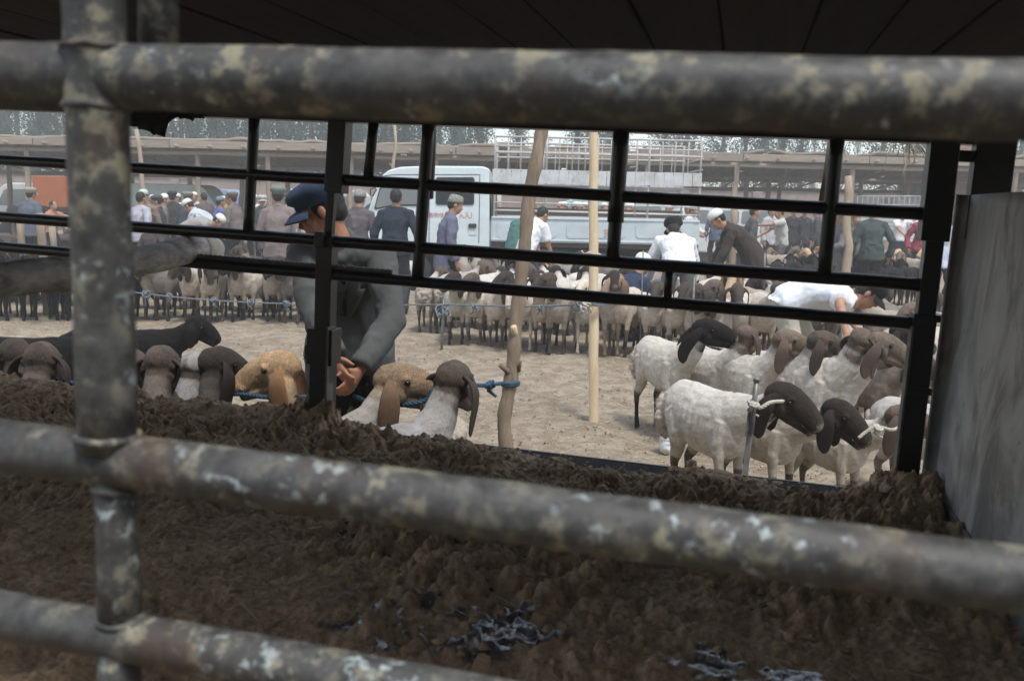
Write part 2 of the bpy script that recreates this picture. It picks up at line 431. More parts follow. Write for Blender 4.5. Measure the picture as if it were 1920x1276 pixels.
# ceiling planks of the upper deck, one object each
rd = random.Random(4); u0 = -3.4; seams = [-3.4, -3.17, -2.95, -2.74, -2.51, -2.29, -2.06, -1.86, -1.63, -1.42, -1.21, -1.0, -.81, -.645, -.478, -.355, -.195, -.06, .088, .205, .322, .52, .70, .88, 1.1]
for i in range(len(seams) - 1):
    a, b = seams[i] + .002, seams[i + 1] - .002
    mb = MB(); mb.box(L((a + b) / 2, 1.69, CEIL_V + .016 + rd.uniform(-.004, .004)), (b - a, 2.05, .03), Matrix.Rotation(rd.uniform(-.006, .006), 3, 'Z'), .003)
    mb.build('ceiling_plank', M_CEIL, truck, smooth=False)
bar('light_block_sheet', L(-1.15, 1.69, CEIL_V + .0435), (4.5, 2.06, .012), M_CEIL)  # unseen sheet added so no light leaks through the plank gaps
for w_ in (1.05, 1.75):
    bar('cross_beam', L(-1.15, w_, CEIL_V + .0905), (4.5, .06, .08))
# unseen upper sides, added for shading, close the space above the planks
bar('shading_side_board', L(-1.15, WF + .02, .78), (4.5, .03, .86), M_CEIL); bar('shading_side_board', L(-1.15, .66, .72), (4.5, .03, .74), M_CEIL)
# floor, far lip, chassis beneath
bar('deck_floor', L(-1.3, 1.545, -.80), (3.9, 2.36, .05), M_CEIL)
mb = MB(); mb.box(L(-1.3, WF + .035, -.812), (3.9, .012, .075), None, .002); mb.build('floor_lip', M_BLACK, truck, smooth=False)
bar('chassis_beam', L(-1.3, 1.2, -.95), (4.2, .12, .22)); bar('chassis_beam', L(-1.3, 2.2, -.95), (4.2, .12, .22))
# manure bed
def wet_spot(px, py):
    d = ray(px, py); t = -.735 / d.dot(_va); p = d * t; return p.dot(_ua), p.dot(_w)
nu, nw = 760, 480; U_ = np.linspace(-3.1, .566, nu); W_ = np.linspace(.40, 2.725, nw)
UU, WW = np.meshgrid(U_, W_); P = np.stack([UU.ravel(), WW.ravel(), np.zeros(UU.size)], 1)
def billow(P, fr, oc, seed): return 1 - np.abs(fbm(P, fr, oc, seed))
def crumb(P, fr, seed): return np.abs(vnoise(P + .25 / fr * np.stack([vnoise(P, fr * .9, seed + 50), vnoise(P, fr * .9, seed + 51), 0 * P[:, 0]], 1), fr, seed)) * 2 - .7
rough_ = np.clip(.75 + 1.1 * fbm(P, 2.6, 3, 61), .25, 1.5)
h = .014 * fbm(P, 2.5, 3, 1) + .012 * crumb(P, 6, 5) * (.6 + .4 * vnoise(P, 2.2, 6)) + rough_ * (.015 * crumb(P, 14, 9) + .014 * crumb(P, 30, 12) + .0085 * crumb(P, 60, 14)) + .0045 * vnoise(P, 120, 22)
clod = np.clip(vnoise(P, 13, 31) - .30, 0, 1) ** .7 * .040 * np.clip(.5 + vnoise(P, 3, 33), 0, 1.4); h = h + clod - np.mean(h + clod) + .018
edge = np.clip((P[:, 1] - 2.45) / .25, 0, 1) * (P[:, 0] > -1.2) * (P[:, 0] < .42); h = h * (1 - .35 * edge) - .022 * edge
h += .085 * np.exp(-(((P[:, 0] - .50) / .11) ** 2 + ((P[:, 1] - 2.52) / .18) ** 2)) + .035 * np.exp(-(((P[:, 0] + 1.25) / .12) ** 2 + ((P[:, 1] - 2.66) / .09) ** 2))
h += .022 * np.exp(-((P[:, 1] - 2.66) / .10) ** 2) * np.clip((-1.15 - P[:, 0]) / .2, 0, 1) + .022 * np.exp(-(((P[:, 0] + .1) / .30) ** 2 + ((P[:, 1] - 2.5) / .10) ** 2))
wet = np.zeros(len(P))
for (px, py, ru, rw) in [(840, 1130, .15, .07), (820, 1165, .12, .06), (640, 1165, .09, .05), (1320, 1230, .06, .05), (1500, 1258, .15, .05), (970, 1160, .11, .045)]:
    a, b = wet_spot(px, py); wet = np.maximum(wet, np.exp(-((P[:, 0] - a) / ru) ** 2 - ((P[:, 1] - b) / rw) ** 2))
wet = np.clip(wet * .9 + wet ** .5 * (.55 * fbm(P, 9, 3, 40) + .75 * vnoise(P, 34, 44) + .45 * vnoise(P, 75, 46)) - .12, 0, 1)
kw = .55 * np.clip(wet * 1.3, 0, 1); h = h * (1 - kw) + .022 * kw
V = [L(a, b, c - .765) for a, b, c in zip(P[:, 0], P[:, 1], h)]
Fc = [(j * nu + i, j * nu + i + 1, (j + 1) * nu + i + 1, (j + 1) * nu + i) for j in range(nw - 1) for i in range(nu - 1)]
me = new_mesh('manure', V, Fc, M_MANURE)
at_ = me.attributes.new('wet', 'FLOAT', 'POINT'); at_.data.foreach_set('value', wet.astype(np.float32))
mo = put('manure', me); mo.matrix_world = TM
hgrid = h.reshape(nw, nu); cV = []; cF = []; q = random.Random(91)
def on_bed(u_, w_): return hgrid[int(np.clip((w_ - .40) / 2.325 * (nw - 1), 0, nw - 1)), int(np.clip((u_ + 3.1) / 3.666 * (nu - 1), 0, nu - 1))] - .765
for _ in range(5200):
    u_ = q.uniform(-2.6, .55); w_ = q.uniform(.75, 2.70); r_ = .0025 + .010 * q.random() ** 3 + (.014 * q.random() if q.random() < .03 else 0); c_ = Vector((u_, w_, on_bed(u_, w_) + r_ * .35)); k0 = len(cV); g0 = q.uniform(0, 6)
    for a_ in range(6): cV.append(c_ + Vector((math.cos(g0 + a_ * 1.047), math.sin(g0 + a_ * 1.047), q.uniform(-.25, .25))) * r_ * q.uniform(.65, 1.2))
    for a_ in range(3): cV.append(c_ + Vector((math.cos(g0 + .5 + a_ * 2.09) * .5, math.sin(g0 + .5 + a_ * 2.09) * .5, q.uniform(.5, .9))) * r_)
    cF += [(k0 + 6, k0 + 7, k0 + 8)] + [(k0 + a_, k0 + (a_ + 1) % 6, k0 + 6 + ((a_ + 1) // 2) % 3) for a_ in range(6)] + [(k0 + 2 * a_ + 1, k0 + 6 + (a_ + 1) % 3, k0 + 6 + a_) for a_ in range(3)]
for v_ in range(len(cV)): cV[v_] = L(*cV[v_])
co_ = put('manure_clods', new_mesh('manure_clods', cV, cF, M_MANURE)); co_.matrix_world = TM; tag(co_, 'loose crumbly clods scattered over the manure bed', 'manure clods', kind='stuff')
sV = []; sF = []
for _ in range(420):
    u_ = q.uniform(-2.6, .5); w_ = q.uniform(.9, 2.68); g_ = q.uniform(0, 3.14); l_ = q.uniform(.008, .035); d_ = Vector((math.cos(g_), math.sin(g_), q.uniform(-.2, .2))) * l_; n_ = Vector((-math.sin(g_), math.cos(g_), 0)) * q.uniform(.0006, .0015); c_ = Vector((u_, w_, on_bed(u_, w_) + .006)); k0 = len(sV)
    sV += [L(*p_) for p_ in (c_ - d_ - n_, c_ + d_ - n_, c_ + d_ + n_, c_ - d_ + n_, c_ - d_ + Vector((0, 0, .0015)), c_ + d_ + Vector((0, 0, .0015)))]; sF += [(k0, k0 + 1, k0 + 5, k0 + 4), (k0 + 3, k0 + 4, k0 + 5, k0 + 2)]
st_ = put('manure_straw', new_mesh('manure_straw', sV, sF, simple_mat('stained_straw', (.20, .16, .10), (.36, .30, .20), 30, .9, 0), smooth=False)); st_.matrix_world = TM; tag(st_, 'short stained straw bits lying on the manure bed', 'straw', kind='stuff')
tag(mo, 'thick brown trodden manure and earth covering the truck floor, wet in front', 'manure', kind='stuff')
# weathered log poking out between the far rails
mb = MB(); a = at(-260, 572, 1.72); b = at(398, 466, 3.22); pts = []; rr = []
for i in range(41):
    s = i / 40; p = a.lerp(b, s); p += Vector((0, 0, .006 * math.sin(s * 9) + .004 * math.sin(s * 23))); pts.append(p); rr.append(.043 * (1 + .05 * math.sin(s * 17) + rd.uniform(-.03, .03)) * (1.0 if s < .93 else .97))
mb.tube(pts, rr, n=22, cap=.12); o = mb.build('log', M_BARK_LOG)
M_CUT = simple_mat('pale_stripped_wood', (.46, .40, .30), (.66, .60, .48), 30, .85, .5, 60, .004)
mb = MB(); mb.tube([pts[-4] , pts[-3], pts[-2], pts[-1] + (pts[-1] - pts[-2]).normalized() * .012], [.0455, .0465, .046, .040], n=22, cap=.05); mb.build('stripped_end', M_CUT, o)
tag(o, 'thick pale weathered log resting across the truck rails at left', 'log')
# twisted steel cable along the lowest far rail
M_CABLE = simple_mat('twisted_cable', (.10, .10, .10), (.22, .22, .21), 30, .45, .2, 90, .001, metal=.5)
def twisted(name, pts, r, mat, strands=3, pitch=9, parent=None):
    mb = MB(); L_ = [0]
    for p, q in zip(pts, pts[1:]): L_.append(L_[-1] + (q - p).length)
    for s in range(strands):
        pp = []
        for p, d in zip(pts, L_):
            g = 2 * math.pi * (d / (r * pitch) + s / strands)
            i = pts.index(p); t = (pts[min(i + 1, len(pts) - 1)] - pts[max(i - 1, 0)]).normalized(); e1 = t.orthogonal().normalized()
            e1 = Vector((0, 0, 1)).cross(t).normalized(); e2 = t.cross(e1)
            pp.append(p + (e1 * math.cos(g) + e2 * math.sin(g)) * r * .5)
        mb.tube(pp, r * .58, n=6)
    return mb.build(name, mat, parent)
def TL(u, w, v): return TM @ L(u, w, v)
N_ = 220
o = twisted('steel_cable', [TL(-1.70 + .67 * i / N_, WF - .004, -.2462 - .0046 * i / N_) for i in range(N_ + 1)], .0085, M_CABLE, 3, 6)
tag(o, 'thin twisted steel cable lying along the lowest dark rail', 'cable')
# torn black tarpaulin corner hanging from the header
M_TARP = simple_mat('black_tarpaulin', (.006, .006, .006), (.012, .012, .012), 10, .8, .3, 40, .002)
mb = MB(); V = []; Fc = []; nx, ny = 24, 10
ol = [(240, 206), (262, 210), (290, 218), (318, 222)]; 
top = [at(225 + 155 * i / (nx - 1), 203 + 12 * i / (nx - 1), 2.93) for i in range(nx)]
for i in range(nx):
    s = i / (nx - 1); x = 225 + 155 * s
    if x < 308: dep = 236 + (x - 250) * .38
    else: dep = max(222, 258 - (x - 308) * 2.6)
    dep += 2.5 * math.sin(i * 2.3) + 1.5 * math.sin(i * 5.1); 
    q = at(x + 3 * math.sin(i * 1.7), dep, 2.93 - .02 * math.sin(i * .9))
    for j in range(ny): V.append(top[i].lerp(q, j / (ny - 1)) + Vector((0, .008 * math.sin(j * .9 + i * .6), 0)))
for i in range(nx - 1):
    for j in range(ny - 1): a = i * ny + j; Fc.append((a, a + ny, a + ny + 1, a + 1))
mb.add(V, Fc); o = mb.build('tarpaulin_scrap', M_TARP); so = o.modifiers.new('thick', 'SOLIDIFY'); so.thickness = .004
tag(o, 'torn black tarpaulin corner hanging under the truck header', 'tarpaulin')
# pale strips of wood wedged behind two uprights
M_STRIP = mat_plank('pale_strip', (.22, .18, .13), (.36, .31, .24), 'z')
for (x0, y0, x1, y1, lab) in [(812, 225, 806, 372, 'pale wooden strip wedged behind the dark upright near the truck cab'), (1559, 258, 1541, 378, 'pale wooden strip wedged behind the dark upright at right')]:
    mb = MB(); a = at(x0, y0, 2.86); b = at(x1, y1, 2.86); mb.tube([a, a.lerp(b, .5) + Vector((.002, 0, 0)), b], [(.011, .006)] * 3, n=8, hint=(0, 1, 0)); o = mb.build('wooden_strip', M_STRIP)
    tag(o, lab, 'wood strip')
# frayed straw hanging from the header at right
M_STRAW = simple_mat('dry_straw', (.42, .38, .28), (.62, .58, .46), 30, .8, 0)
mb = MB(); rd = random.Random(3); c0 = at(1692, 274, 3.0)
for k in range(20):
    g = rd.uniform(-1.2, 1.2); ln = rd.uniform(.04, .10); p0 = c0 + Vector((rd.uniform(-.035, .035), rd.uniform(-.01, .01), rd.uniform(.0, .02)))
    pts = [p0 + Vector((math.sin(g) * ln * s * (1.2 if abs(g) > .6 else .6), rd.uniform(-.004, .004), .02 * math.sin(s * 2.5) - ln * (s ** 2) * (.8 if k > 3 else 1.7))) for s in (0, .25, .5, .75, 1)]
    mb.tube(pts, .0016, n=4)
p0 = c0 + Vector((.015, 0, 0)); mb.tube([p0, p0 + Vector((.006, 0, -.05)), p0 + Vector((-.006, 0, -.075)), p0 + Vector((-.008, 0, -.12))], .0022, n=5)
o = mb.build('straw_tuft', M_STRAW); tag(o, 'pale frayed straw tuft dangling below the header at right', 'straw')

# ================================================================== unseen truck added behind the camera to block light on the near side
nt = empty('added_shade_truck', (-.6, -2.45, 0), R(2)); tag(nt, 'unseen board-sided truck added behind the camera to shade the near rails', 'truck')
for i in range(13):
    mb = MB(); mb.box((0, 0, .95 + i * .21), (9.0, .04, .20), None, .004); mb.build('side_board', M_CEIL, nt, smooth=False)
for x_ in (-4.3, -2.15, 0, 2.15, 4.3): mb = MB(); mb.box((x_, -.06, 2.1), (.09, .07, 2.9), None, .004); mb.build('post', M_BLACK, nt, smooth=False)
mb = MB(); mb.box((0, -1.2, .72), (9.0, 2.3, .16), None, .01); mb.build('chassis', M_BLACK, nt, smooth=False)
mb = MB(); mb.box((0, -1.2, 3.62), (9.0, 2.4, .05), None, .005); mb.build('roof_sheet', M_CEIL, nt, smooth=False)
for x_ in (-3.2, 2.9):
    w = MB(); w.tube([(x_, -.45, .45), (x_, -.15, .45)], [.45, .45], hint=(1, 0, 0), n=24, cap=.05); w.build('wheel', M_BLACK, nt)

# ================================================================== ground
def mat_ground():
    t = NT('dusty_straw_ground'); co = t.coord()
    n = t.noise(co, .8, 6, .6); m = t.noise(co, 5, 7, .7); f = t.noise(co, 45, 5, .7)
    c = t.mix(t.ramp(n, [(.35, 0.0), (.65, 1.0)]), (.265, .228, .168), (.355, .308, .232))
    c = t.mix(t.ramp(m, [(.42, .85), (.60, 0.0)]), c, (.20, .155, .11))
    c = t.mix(t.ramp(f, [(.58, 0.0), (.70, .85)]), c, (.52, .46, .36))
    c = t.mix(t.ramp(t.noise(co, 28, 3), [(.64, 0.0), (.70, .8)]), c, (.14, .105, .075))
    t.set(color=c, rough=.95, spec=.15)
    p = t.bump(m, .5, .04); t.bump(f, .5, .012, p); return t.m
M_GROUND = mat_ground()
def grid_xy(x0, x1, y0, y1, nx, ny, py=1.0):
    xs = np.linspace(x0, x1, nx); ys = y0 + (y1 - y0) * np.linspace(0, 1, ny) ** py
    X, Y = np.meshgrid(xs, ys); return np.stack([X.ravel(), Y.ravel(), np.zeros(X.size)], 1), [(j * nx + i, j * nx + i + 1, (j + 1) * nx + i + 1, (j + 1) * nx + i) for j in range(ny - 1) for i in range(nx - 1)]
# one sheet: fine in the yard, coarse to the horizon
xs = np.concatenate([np.linspace(-900, -14, 14), np.linspace(-9, -4.6, 40), np.linspace(-4.5, 4.5, 300), np.linspace(4.6, 9, 40), np.linspace(14, 900, 14)])
ys = np.concatenate([np.linspace(-300, 1.5, 8), np.linspace(2.5, 3.5, 6), np.linspace(3.6, 10, 230), np.linspace(10.08, 14, 60), np.linspace(14.5, 40, 60), np.linspace(60, 1200, 14)])
X, Y = np.meshgrid(xs, ys); P = np.stack([X.ravel(), Y.ravel(), 0 * X.ravel()], 1)
P[:, 2] = .022 * fbm(P, .9, 3, 2) + .014 * fbm(P, 4, 3, 7) + .011 * vnoise(P, 9, 4) + .008 * np.abs(vnoise(P, 15, 14))
P[:, 2] *= np.where((np.abs(P[:, 0]) < 12) & (P[:, 1] < 45), 1, 0); nx = len(xs)
Fc = [(j * nx + i, j * nx + i + 1, (j + 1) * nx + i + 1, (j + 1) * nx + i) for j in range(len(ys) - 1) for i in range(nx - 1)]
g = put('ground', new_mesh('ground', P, Fc, M_GROUND)); tag(g, 'trodden dusty earth yard strewn with straw and droppings', 'ground', kind='structure')
# loose straw and droppings on the yard
def scatter(name, n, maker, mat, label, cat, y0=3.6, y1=12.5):
    V = []; Fc = []
    for _ in range(n):
        y = y0 + (y1 - y0) * random.random() ** 1.4; x = random.uniform(-.62, .62) * y
        v, f = maker(x, y); k = len(V); V += v; Fc += [tuple(i + k for i in q) for q in f]
    o = put(name, new_mesh(name, V, Fc, mat, smooth=False)); tag(o, label, cat, kind='stuff')
def straw_bit(x, y):
    g = random.uniform(0, math.pi); ln = random.uniform(.006, .028); w = random.uniform(.0007, .0022); z = random.uniform(.006, .018)
    d = Vector((math.cos(g), math.sin(g), random.uniform(-.15, .15))) * ln; s = Vector((-math.sin(g), math.cos(g), 0)) * w; c = Vector((x, y, z))
    return [c - d - s, c + d - s, c + d + s, c - d + s, c - d + Vector((0, 0, w)), c + d + Vector((0, 0, w))], [(0, 1, 5, 4), (3, 4, 5, 2), (0, 4, 3), (1, 2, 5), (0, 3, 2, 1)]
def clod_bit(x, y):
    r = random.uniform(.003, .011) * (1 if random.random() < .96 else 1.7); c = Vector((x, y, r * .4 + .004)); g = random.uniform(0, 6)
    v = [c + Vector((r * math.cos(g + k * 1.2566) * random.uniform(.7, 1.2), r * math.sin(g + k * 1.2566) * random.uniform(.7, 1.2), random.uniform(-.3, .2) * r)) for k in range(5)] + [c + Vector((0, 0, r * .8)), c - Vector((0, 0, r))]
    return v, [(k, (k + 1) % 5, 5) for k in range(5)] + [((k + 1) % 5, k, 6) for k in range(5)]
M_STRAW2 = simple_mat('trodden_straw', (.34, .29, .21), (.54, .48, .37), 30, .9, 0)
scatter('loose_straw', 20000, straw_bit, M_STRAW2, 'short pale straw bits scattered over the yard', 'straw')
M_CLOD = simple_mat('droppings', (.13, .10, .075), (.30, .245, .18), 30, .95, 0)
scatter('droppings', 7000, clod_bit, M_CLOD, 'small dark droppings and clods scattered over the yard', 'droppings')
# ================================================================== sheep
def mat_sheep():
    t = NT('sheep_coat'); co = t.coord(); oi = t.new('ShaderNodeObjectInfo')
    a = t.new('ShaderNodeAttribute', attribute_name='mark'); sep = t.new('ShaderNodeSeparateColor'); t.lk(a.outputs['Color'], sep.inputs[0])
    add = t.new('ShaderNodeVectorMath', operation='ADD'); t.lk(co, add.inputs[0]); cb = t.new('ShaderNodeCombineXYZ')
    t.lk(t.math('MULTIPLY', oi.outputs['Random'], 30.0), cb.inputs[0]); t.lk(cb.outputs[0], add.inputs[1]); co2 = add.outputs[0]
    big = t.noise(co2, 6, 4, .6); mid = t.noise(co2, 28, 5, .65); fine = t.noise(t.map(co2, (1, 1, .45)), 170, 4, .7); clip = t.noise(t.map(co2, (.5, 1, 1.6)), 38, 4, .6)
    face = t.ramp(oi.outputs['Alpha'], [(0.0, (.010, .009, .0085)), (.25, (.042, .035, .030)), (.5, (.13, .105, .085)), (.75, (.40, .285, .175)), (1.0, (.55, .50, .43))])
    wool = t.mix(t.ramp(big, [(.38, 0.0), (.74, .4)]), oi.outputs['Color'], t.mix(1.0, oi.outputs['Color'], (.84, .76, .64), 'MULTIPLY'))
    wool = t.mix(t.ramp(mid, [(.30, .35), (.55, 0.0)]), wool, t.mix(1.0, oi.outputs['Color'], (.55, .47, .38), 'MULTIPLY'))
    dirty = t.mix(t.math('MULTIPLY', sep.outputs['Blue'], .8), wool, t.mix(1.0, oi.outputs['Color'], (.42, .30, .19), 'MULTIPLY'))
    m = t.math('ADD', sep.outputs['Red'], t.math('MULTIPLY', t.math('SUBTRACT', mid, .5), .55))
    m = t.math('ADD', m, t.math('MULTIPLY', t.math('SUBTRACT', big, .5), .5))
    face = t.mix(t.ramp(t.noise(co2, 14, 4, .6), [(.42, 0.0), (.66, .55)]), face, t.mix(1.0, face, (1.8, 1.65, 1.5), 'MULTIPLY')); face = t.mix(t.ramp(fine, [(.4, 0.0), (.7, .5)]), face, t.mix(1.0, face, (2.0, 1.9, 1.8), 'MULTIPLY'))
    c = t.mix(t.ramp(m, [(.25, 0.0), (.70, 1.0)]), dirty, face)
    c = t.mix(t.ramp(fine, [(.38, .30), (.58, 0.0)]), c, t.mix(1.0, c, (.55, .52, .48), 'MULTIPLY')); c = t.mix(t.ramp(clip, [(.36, .30), (.56, 0.0)]), c, t.mix(1.0, c, (.55, .50, .44), 'MULTIPLY'))
    c = t.mix(t.ramp(t.noise(co2, 5, 3, .6, .5), [(.52, 0.0), (.70, .38)]), c, t.mix(1.0, c, (.70, .60, .48), 'MULTIPLY'))
    t.set(color=c, rough=.9, spec=.12, sheen=.04)
    p = t.bump(clip, .22, .006); p = t.bump(mid, .18, .005, p); t.bump(fine, .95, .006, p)
    return t.m
M_SHEEP = mat_sheep()
M_EYE = simple_mat('dark_eye', (.006, .005, .004), (.012, .009, .006), 20, .12, 0)
def mat_ear():
    t = NT('ear_skin'); oi = t.new('ShaderNodeObjectInfo'); a = t.new('ShaderNodeAttribute', attribute_name='mark'); n = t.noise(t.coord(), 60, 4)
    face = t.ramp(oi.outputs['Alpha'], [(0.0, (.022, .018, .017)), (.25, (.06, .048, .042)), (.5, (.15, .115, .095)), (.75, (.45, .26, .14)), (1.0, (.55, .46, .40))])
    t.set(color=t.mix(t.ramp(n, [(.35, 0.0), (.7, .5)]), face, t.mix(1.0, face, (.6, .55, .5), 'MULTIPLY')), rough=.8, spec=.15)
    tr = t.new('ShaderNodeBsdfTranslucent'); t.lk(face, tr.inputs[0]); mx = t.new('ShaderNodeMixShader'); mx.inputs[0].default_value = .3
    t.lk(t.b.outputs[0], mx.inputs[1]); t.lk(tr.outputs[0], mx.inputs[2]); t.lk(mx.outputs[0], t.out.inputs[0])
    t.bump(n, .4, .004); return t.m
M_EAR = mat_ear()
def curve3(P, n):
    out = []
    for i in range(n):
        s = i / (n - 1) * (len(P) - 1); k = min(int(s), len(P) - 2); f = s - k; p0 = P[max(k - 1, 0)]; p1 = P[k]; p2 = P[k + 1]; p3 = P[min(k + 2, len(P) - 1)]
        out.append(.5 * ((2 * p1) + (p2 - p0) * f + (2 * p0 - 5 * p1 + 4 * p2 - p3) * f * f + (3 * p1 - p0 - 3 * p2 + p3) * f ** 3))
    return out
def dirv(pitch, yaw): return Vector((math.cos(pitch) * math.cos(yaw), math.cos(pitch) * math.sin(yaw), math.sin(pitch)))
def sheep_mesh(name, neck_p=60, neck_y=0, head_p=-15, head_y=0, ear=1.0, ear_back=.25, voxel=.014, legs=(0, 0, 0, 0), neck_len=.27, fat=1.0, wool=0.0, seed=0, dec=None, belly=0.0, tail=1.0, neck_dark=.35, piebald=0.0, hs=1.14, sm=2, fuzz=0, bl=.90, bw=.90):
    """standing sheep, facing +X, feet at z 0, withers near .68"""
    mb = MB(); f = fat
    sp = [(-.44, .50, .05, .07), (-.41, .515, .10, .125), (-.34, .53, .135, .155), (-.20, .525, .155, .168), (-.05, .505, .165, .178), (.10, .50, .158, .182), (.21, .515, .135, .178), (.30, .54, .10, .145), (.36, .56, .06, .09)]
    B = (0, 0, 0)
    at_ = [(0, .3, .3), (0, 0, .1), (0, 0, 0), (0, 0, 0), (0, 0, 0), (0, 0, 0), (0, 0, 0), (0, 0, .0), (.05, 0, .1)]
    mb.tube([(x, 0, z) for x, z, a, b in sp], [(a * f, b * (1 + (f - 1) * .6)) for x, z, a, b in sp], n=18, attrs=at_)
    mb.ball((-.05, 0, .62), (.26, .06 * f, .055)); mb.ball((-.33, 0, .60), (.09, .10, .07)); mb.ball((.22, 0, .62), (.10, .06, .065))   # spine, hooks, withers
    i0 = len(mb.V)
    # neck and head
    nd = dirv(R(neck_p), R(neck_y)); nb = Vector((.27, 0, .575)); ne = nb + nd * neck_len + Vector((.02, 0, 0)); mid = nb.lerp(ne, .5) + Vector((.02, 0, -.015))
    q = neck_dark
    mb.tube([nb + Vector((-.06, 0, -.06)), nb, mid, ne - nd * .05, ne], [(.095, .135), (.088, .12), (.062, .085), (.052, .066), (.05, .056)], n=14, attrs=[(0, 0, 0), (.0, 0, 0), (q * .6, 0, 0), (q, 0, 0), (.75, 0, 0)])
    hd = dirv(R(head_p), R(neck_y + head_y)); up = Vector((0, 0, 1)); side = up.cross(hd).normalized(); hu = hd.cross(side).normalized()
    o = ne + hu * .012
    hp = [(-.058, -.004, .028, .032), (-.03, .010, .050, .056), (.010, .020, .057, .064), (.048, .018, .053, .064), (.086, .012, .042, .058), (.120, .004, .036, .053), (.148, -.008, .034, .048), (.172, -.020, .036, .042), (.188, -.028, .032, .035), (.197, -.034, .021, .022)]
    hl = lambda x, s, z: o + (hd * x + side * s + hu * z) * hs
    mb.tube([hl(x, 0, z) for x, z, a, b in hp], [(a * hs, b * hs) for x, z, a, b in hp], hint=tuple(hu), n=16, attrs=[(1, 0, 0)] * (len(hp) - 3) + [(.86, 0, .3), (.62, 0, .5), (.55, 0, .5)])
    mb.tube([hl(.02, 0, -.042), hl(.085, 0, -.050), hl(.145, 0, -.056), hl(.180, 0, -.060)], [.037 * hs, .030 * hs, .023 * hs, .021 * hs], n=10, attrs=[(1, 0, 0), (1, 0, 0), (.9, 0, 0), (.6, 0, .4)])   # jaw
    for s in (-1, 1):
        mb.ball(hl(.048, s * .045, .034), (.026, .015, .014), attr=(1, 0, 0), n=8, k=6); mb.ball(hl(.028, s * .040, -.026), (.034, .022, .036), attr=(1, 0, 0), n=8, k=6); mb.ball(hl(.163, s * .022, -.028), (.022, .015, .022), attr=(1, 0, 0), n=8, k=6)      # brow, cheek, lip
        mb.ball(hl(.0, s * .05, .0), .022, attr=(1, 0, 0), n=8, k=6)                       # ear root
    i1 = len(mb.V)
    # legs
    for i, (fx, sy) in enumerate(((.215, 1), (.215, -1), (-.30, 1), (-.30, -1))):
        d = legs[i]
        if fx > 0:
            pts = [(.21, .085, .55), (.20, .095, .42), (.205 + d * .35, .085, .33), (.215 + d * .75, .082, .225), (.212 + d * .95, .08, .12), (.21 + d, .08, .065), (.228 + d, .08, .0)]
            rr = [(.05, .09), (.045, .065), (.033, .042), (.025, .029), (.0165, .019), (.021, .022), (.026, .030)]
        else:
            pts = [(-.27, .08, .54), (-.235 + d * .2, .10, .42), (-.265 + d * .45, .095, .33), (-.335 + d * .8, .085, .245), (-.325 + d * .95, .082, .14), (-.318 + d, .08, .07), (-.295 + d, .08, .0)]
            rr = [(.075, .12), (.062, .092), (.042, .056), (.026, .036), (.0175, .021), (.022, .024), (.026, .030)]
        at_ = [(0, 0, 0), (.05, 0, .1), (.25, 0, .5), (.62, 0, .8), (.9, 0, .6), (1, 0, .5), (1.1, 0, .5)]
        mb.tube([(x, y * sy, z) for x, y, z in pts], rr, hint=(1, 0, 0), n=10, attrs=at_, cap=.1)
    # fat tail
    if tail > 0:
        for s in (-1, 1): mb.ball((-.445, s * .045, .475), (.055 * tail, .062 * tail, .095 * tail), attr=(0, 1, .35))
        mb.ball((-.46, 0, .52), (.05 * tail, .06 * tail, .06 * tail), attr=(0, 1, .2))
    for k_, v_ in enumerate(mb.V):
        if k_ < i0 or k_ >= i1: v_.x = .27 + (v_.x - .27) * bl; v_.y *= bw
    V, Fc, A = remesh(mb, voxel, sm, dec)
    N = vnormals(V, Fc); P = V + seed * 3.1
    body = np.clip(1 - A[:, 0] * 1.4, 0, 1)
    d = .0045 * fbm(P, 6, 3, seed) * body + .0022 * vnoise(P, 30, seed + 5) * (.3 + body)
    d += A[:, 1] * (.018 * np.abs(vnoise(P, 26, seed + 9)) + .012 * vnoise(P, 55, seed + 11)) + wool * body * (.03 * np.abs(vnoise(P, 18, seed + 3)) + .012 * vnoise(P, 45, seed + 4))
    # ribs and creased neck of a shorn sheep
    rib = np.exp(-((V[:, 0] - .02) / .16) ** 2) * np.clip(.62 - V[:, 2], 0, .1) * 10 * body; d += .0022 * rib * np.sin(V[:, 0] * 150)
    V = V + N * d[:, None]; V[:, 2] = np.maximum(V[:, 2], 0)
    if piebald:
        A[:, 0] = np.clip(A[:, 0] - piebald * np.clip(vnoise(P, 13, seed + 6) * 2, 0, 1), 0, 1)
    nb_ = len(V); V = [Vector(v) for v in V]; Fc = list(Fc); A = [tuple(x) for x in A]; mi = [0] * len(Fc)
    # long hanging ears and eyes belong to the same skin
    ex = MB()
    for s in (-1, 1):
        b0 = hl(-.005, s * .050, .014); out = side * s; dn = Vector((0, 0, -1)); bk = -hd * ear_back; q_ = hs * ear
        pts = [b0, b0 + (out * .030 + bk * .025 + dn * .010) * q_, b0 + (out * .050 + bk * .06 + dn * .045) * q_, b0 + (out * .050 + bk * .10 + dn * .095) * q_, b0 + (out * .042 + bk * .12 + dn * .145) * q_, b0 + (out * .036 + bk * .12 + dn * .185) * q_, b0 + (out * .034 + bk * .12 + dn * .205) * q_]
        pts = curve3(pts, 19); wd_ = [(.020, .011), (.028, .009), (.039, .007), (.044, .006), (.040, .005), (.028, .005), (.006, .003)]; rr_ = []
        for k_ in range(19): u_ = k_ / 3; a_ = min(int(u_), 5); f_ = u_ - a_; rr_.append(tuple(wd_[a_][c_] * (1 - f_) + wd_[a_ + 1][c_] * f_ for c_ in (0, 1)))
        ex.tube(pts, rr_, hint=tuple(out + hd * .15), n=12, cap=.5)
    k = len(V); V += ex.V; Fc += [tuple(i + k for i in q_) for q_ in ex.F]; A += [(1, 0, 0)] * len(ex.V); mi += [2] * len(ex.F)
    ey = MB()
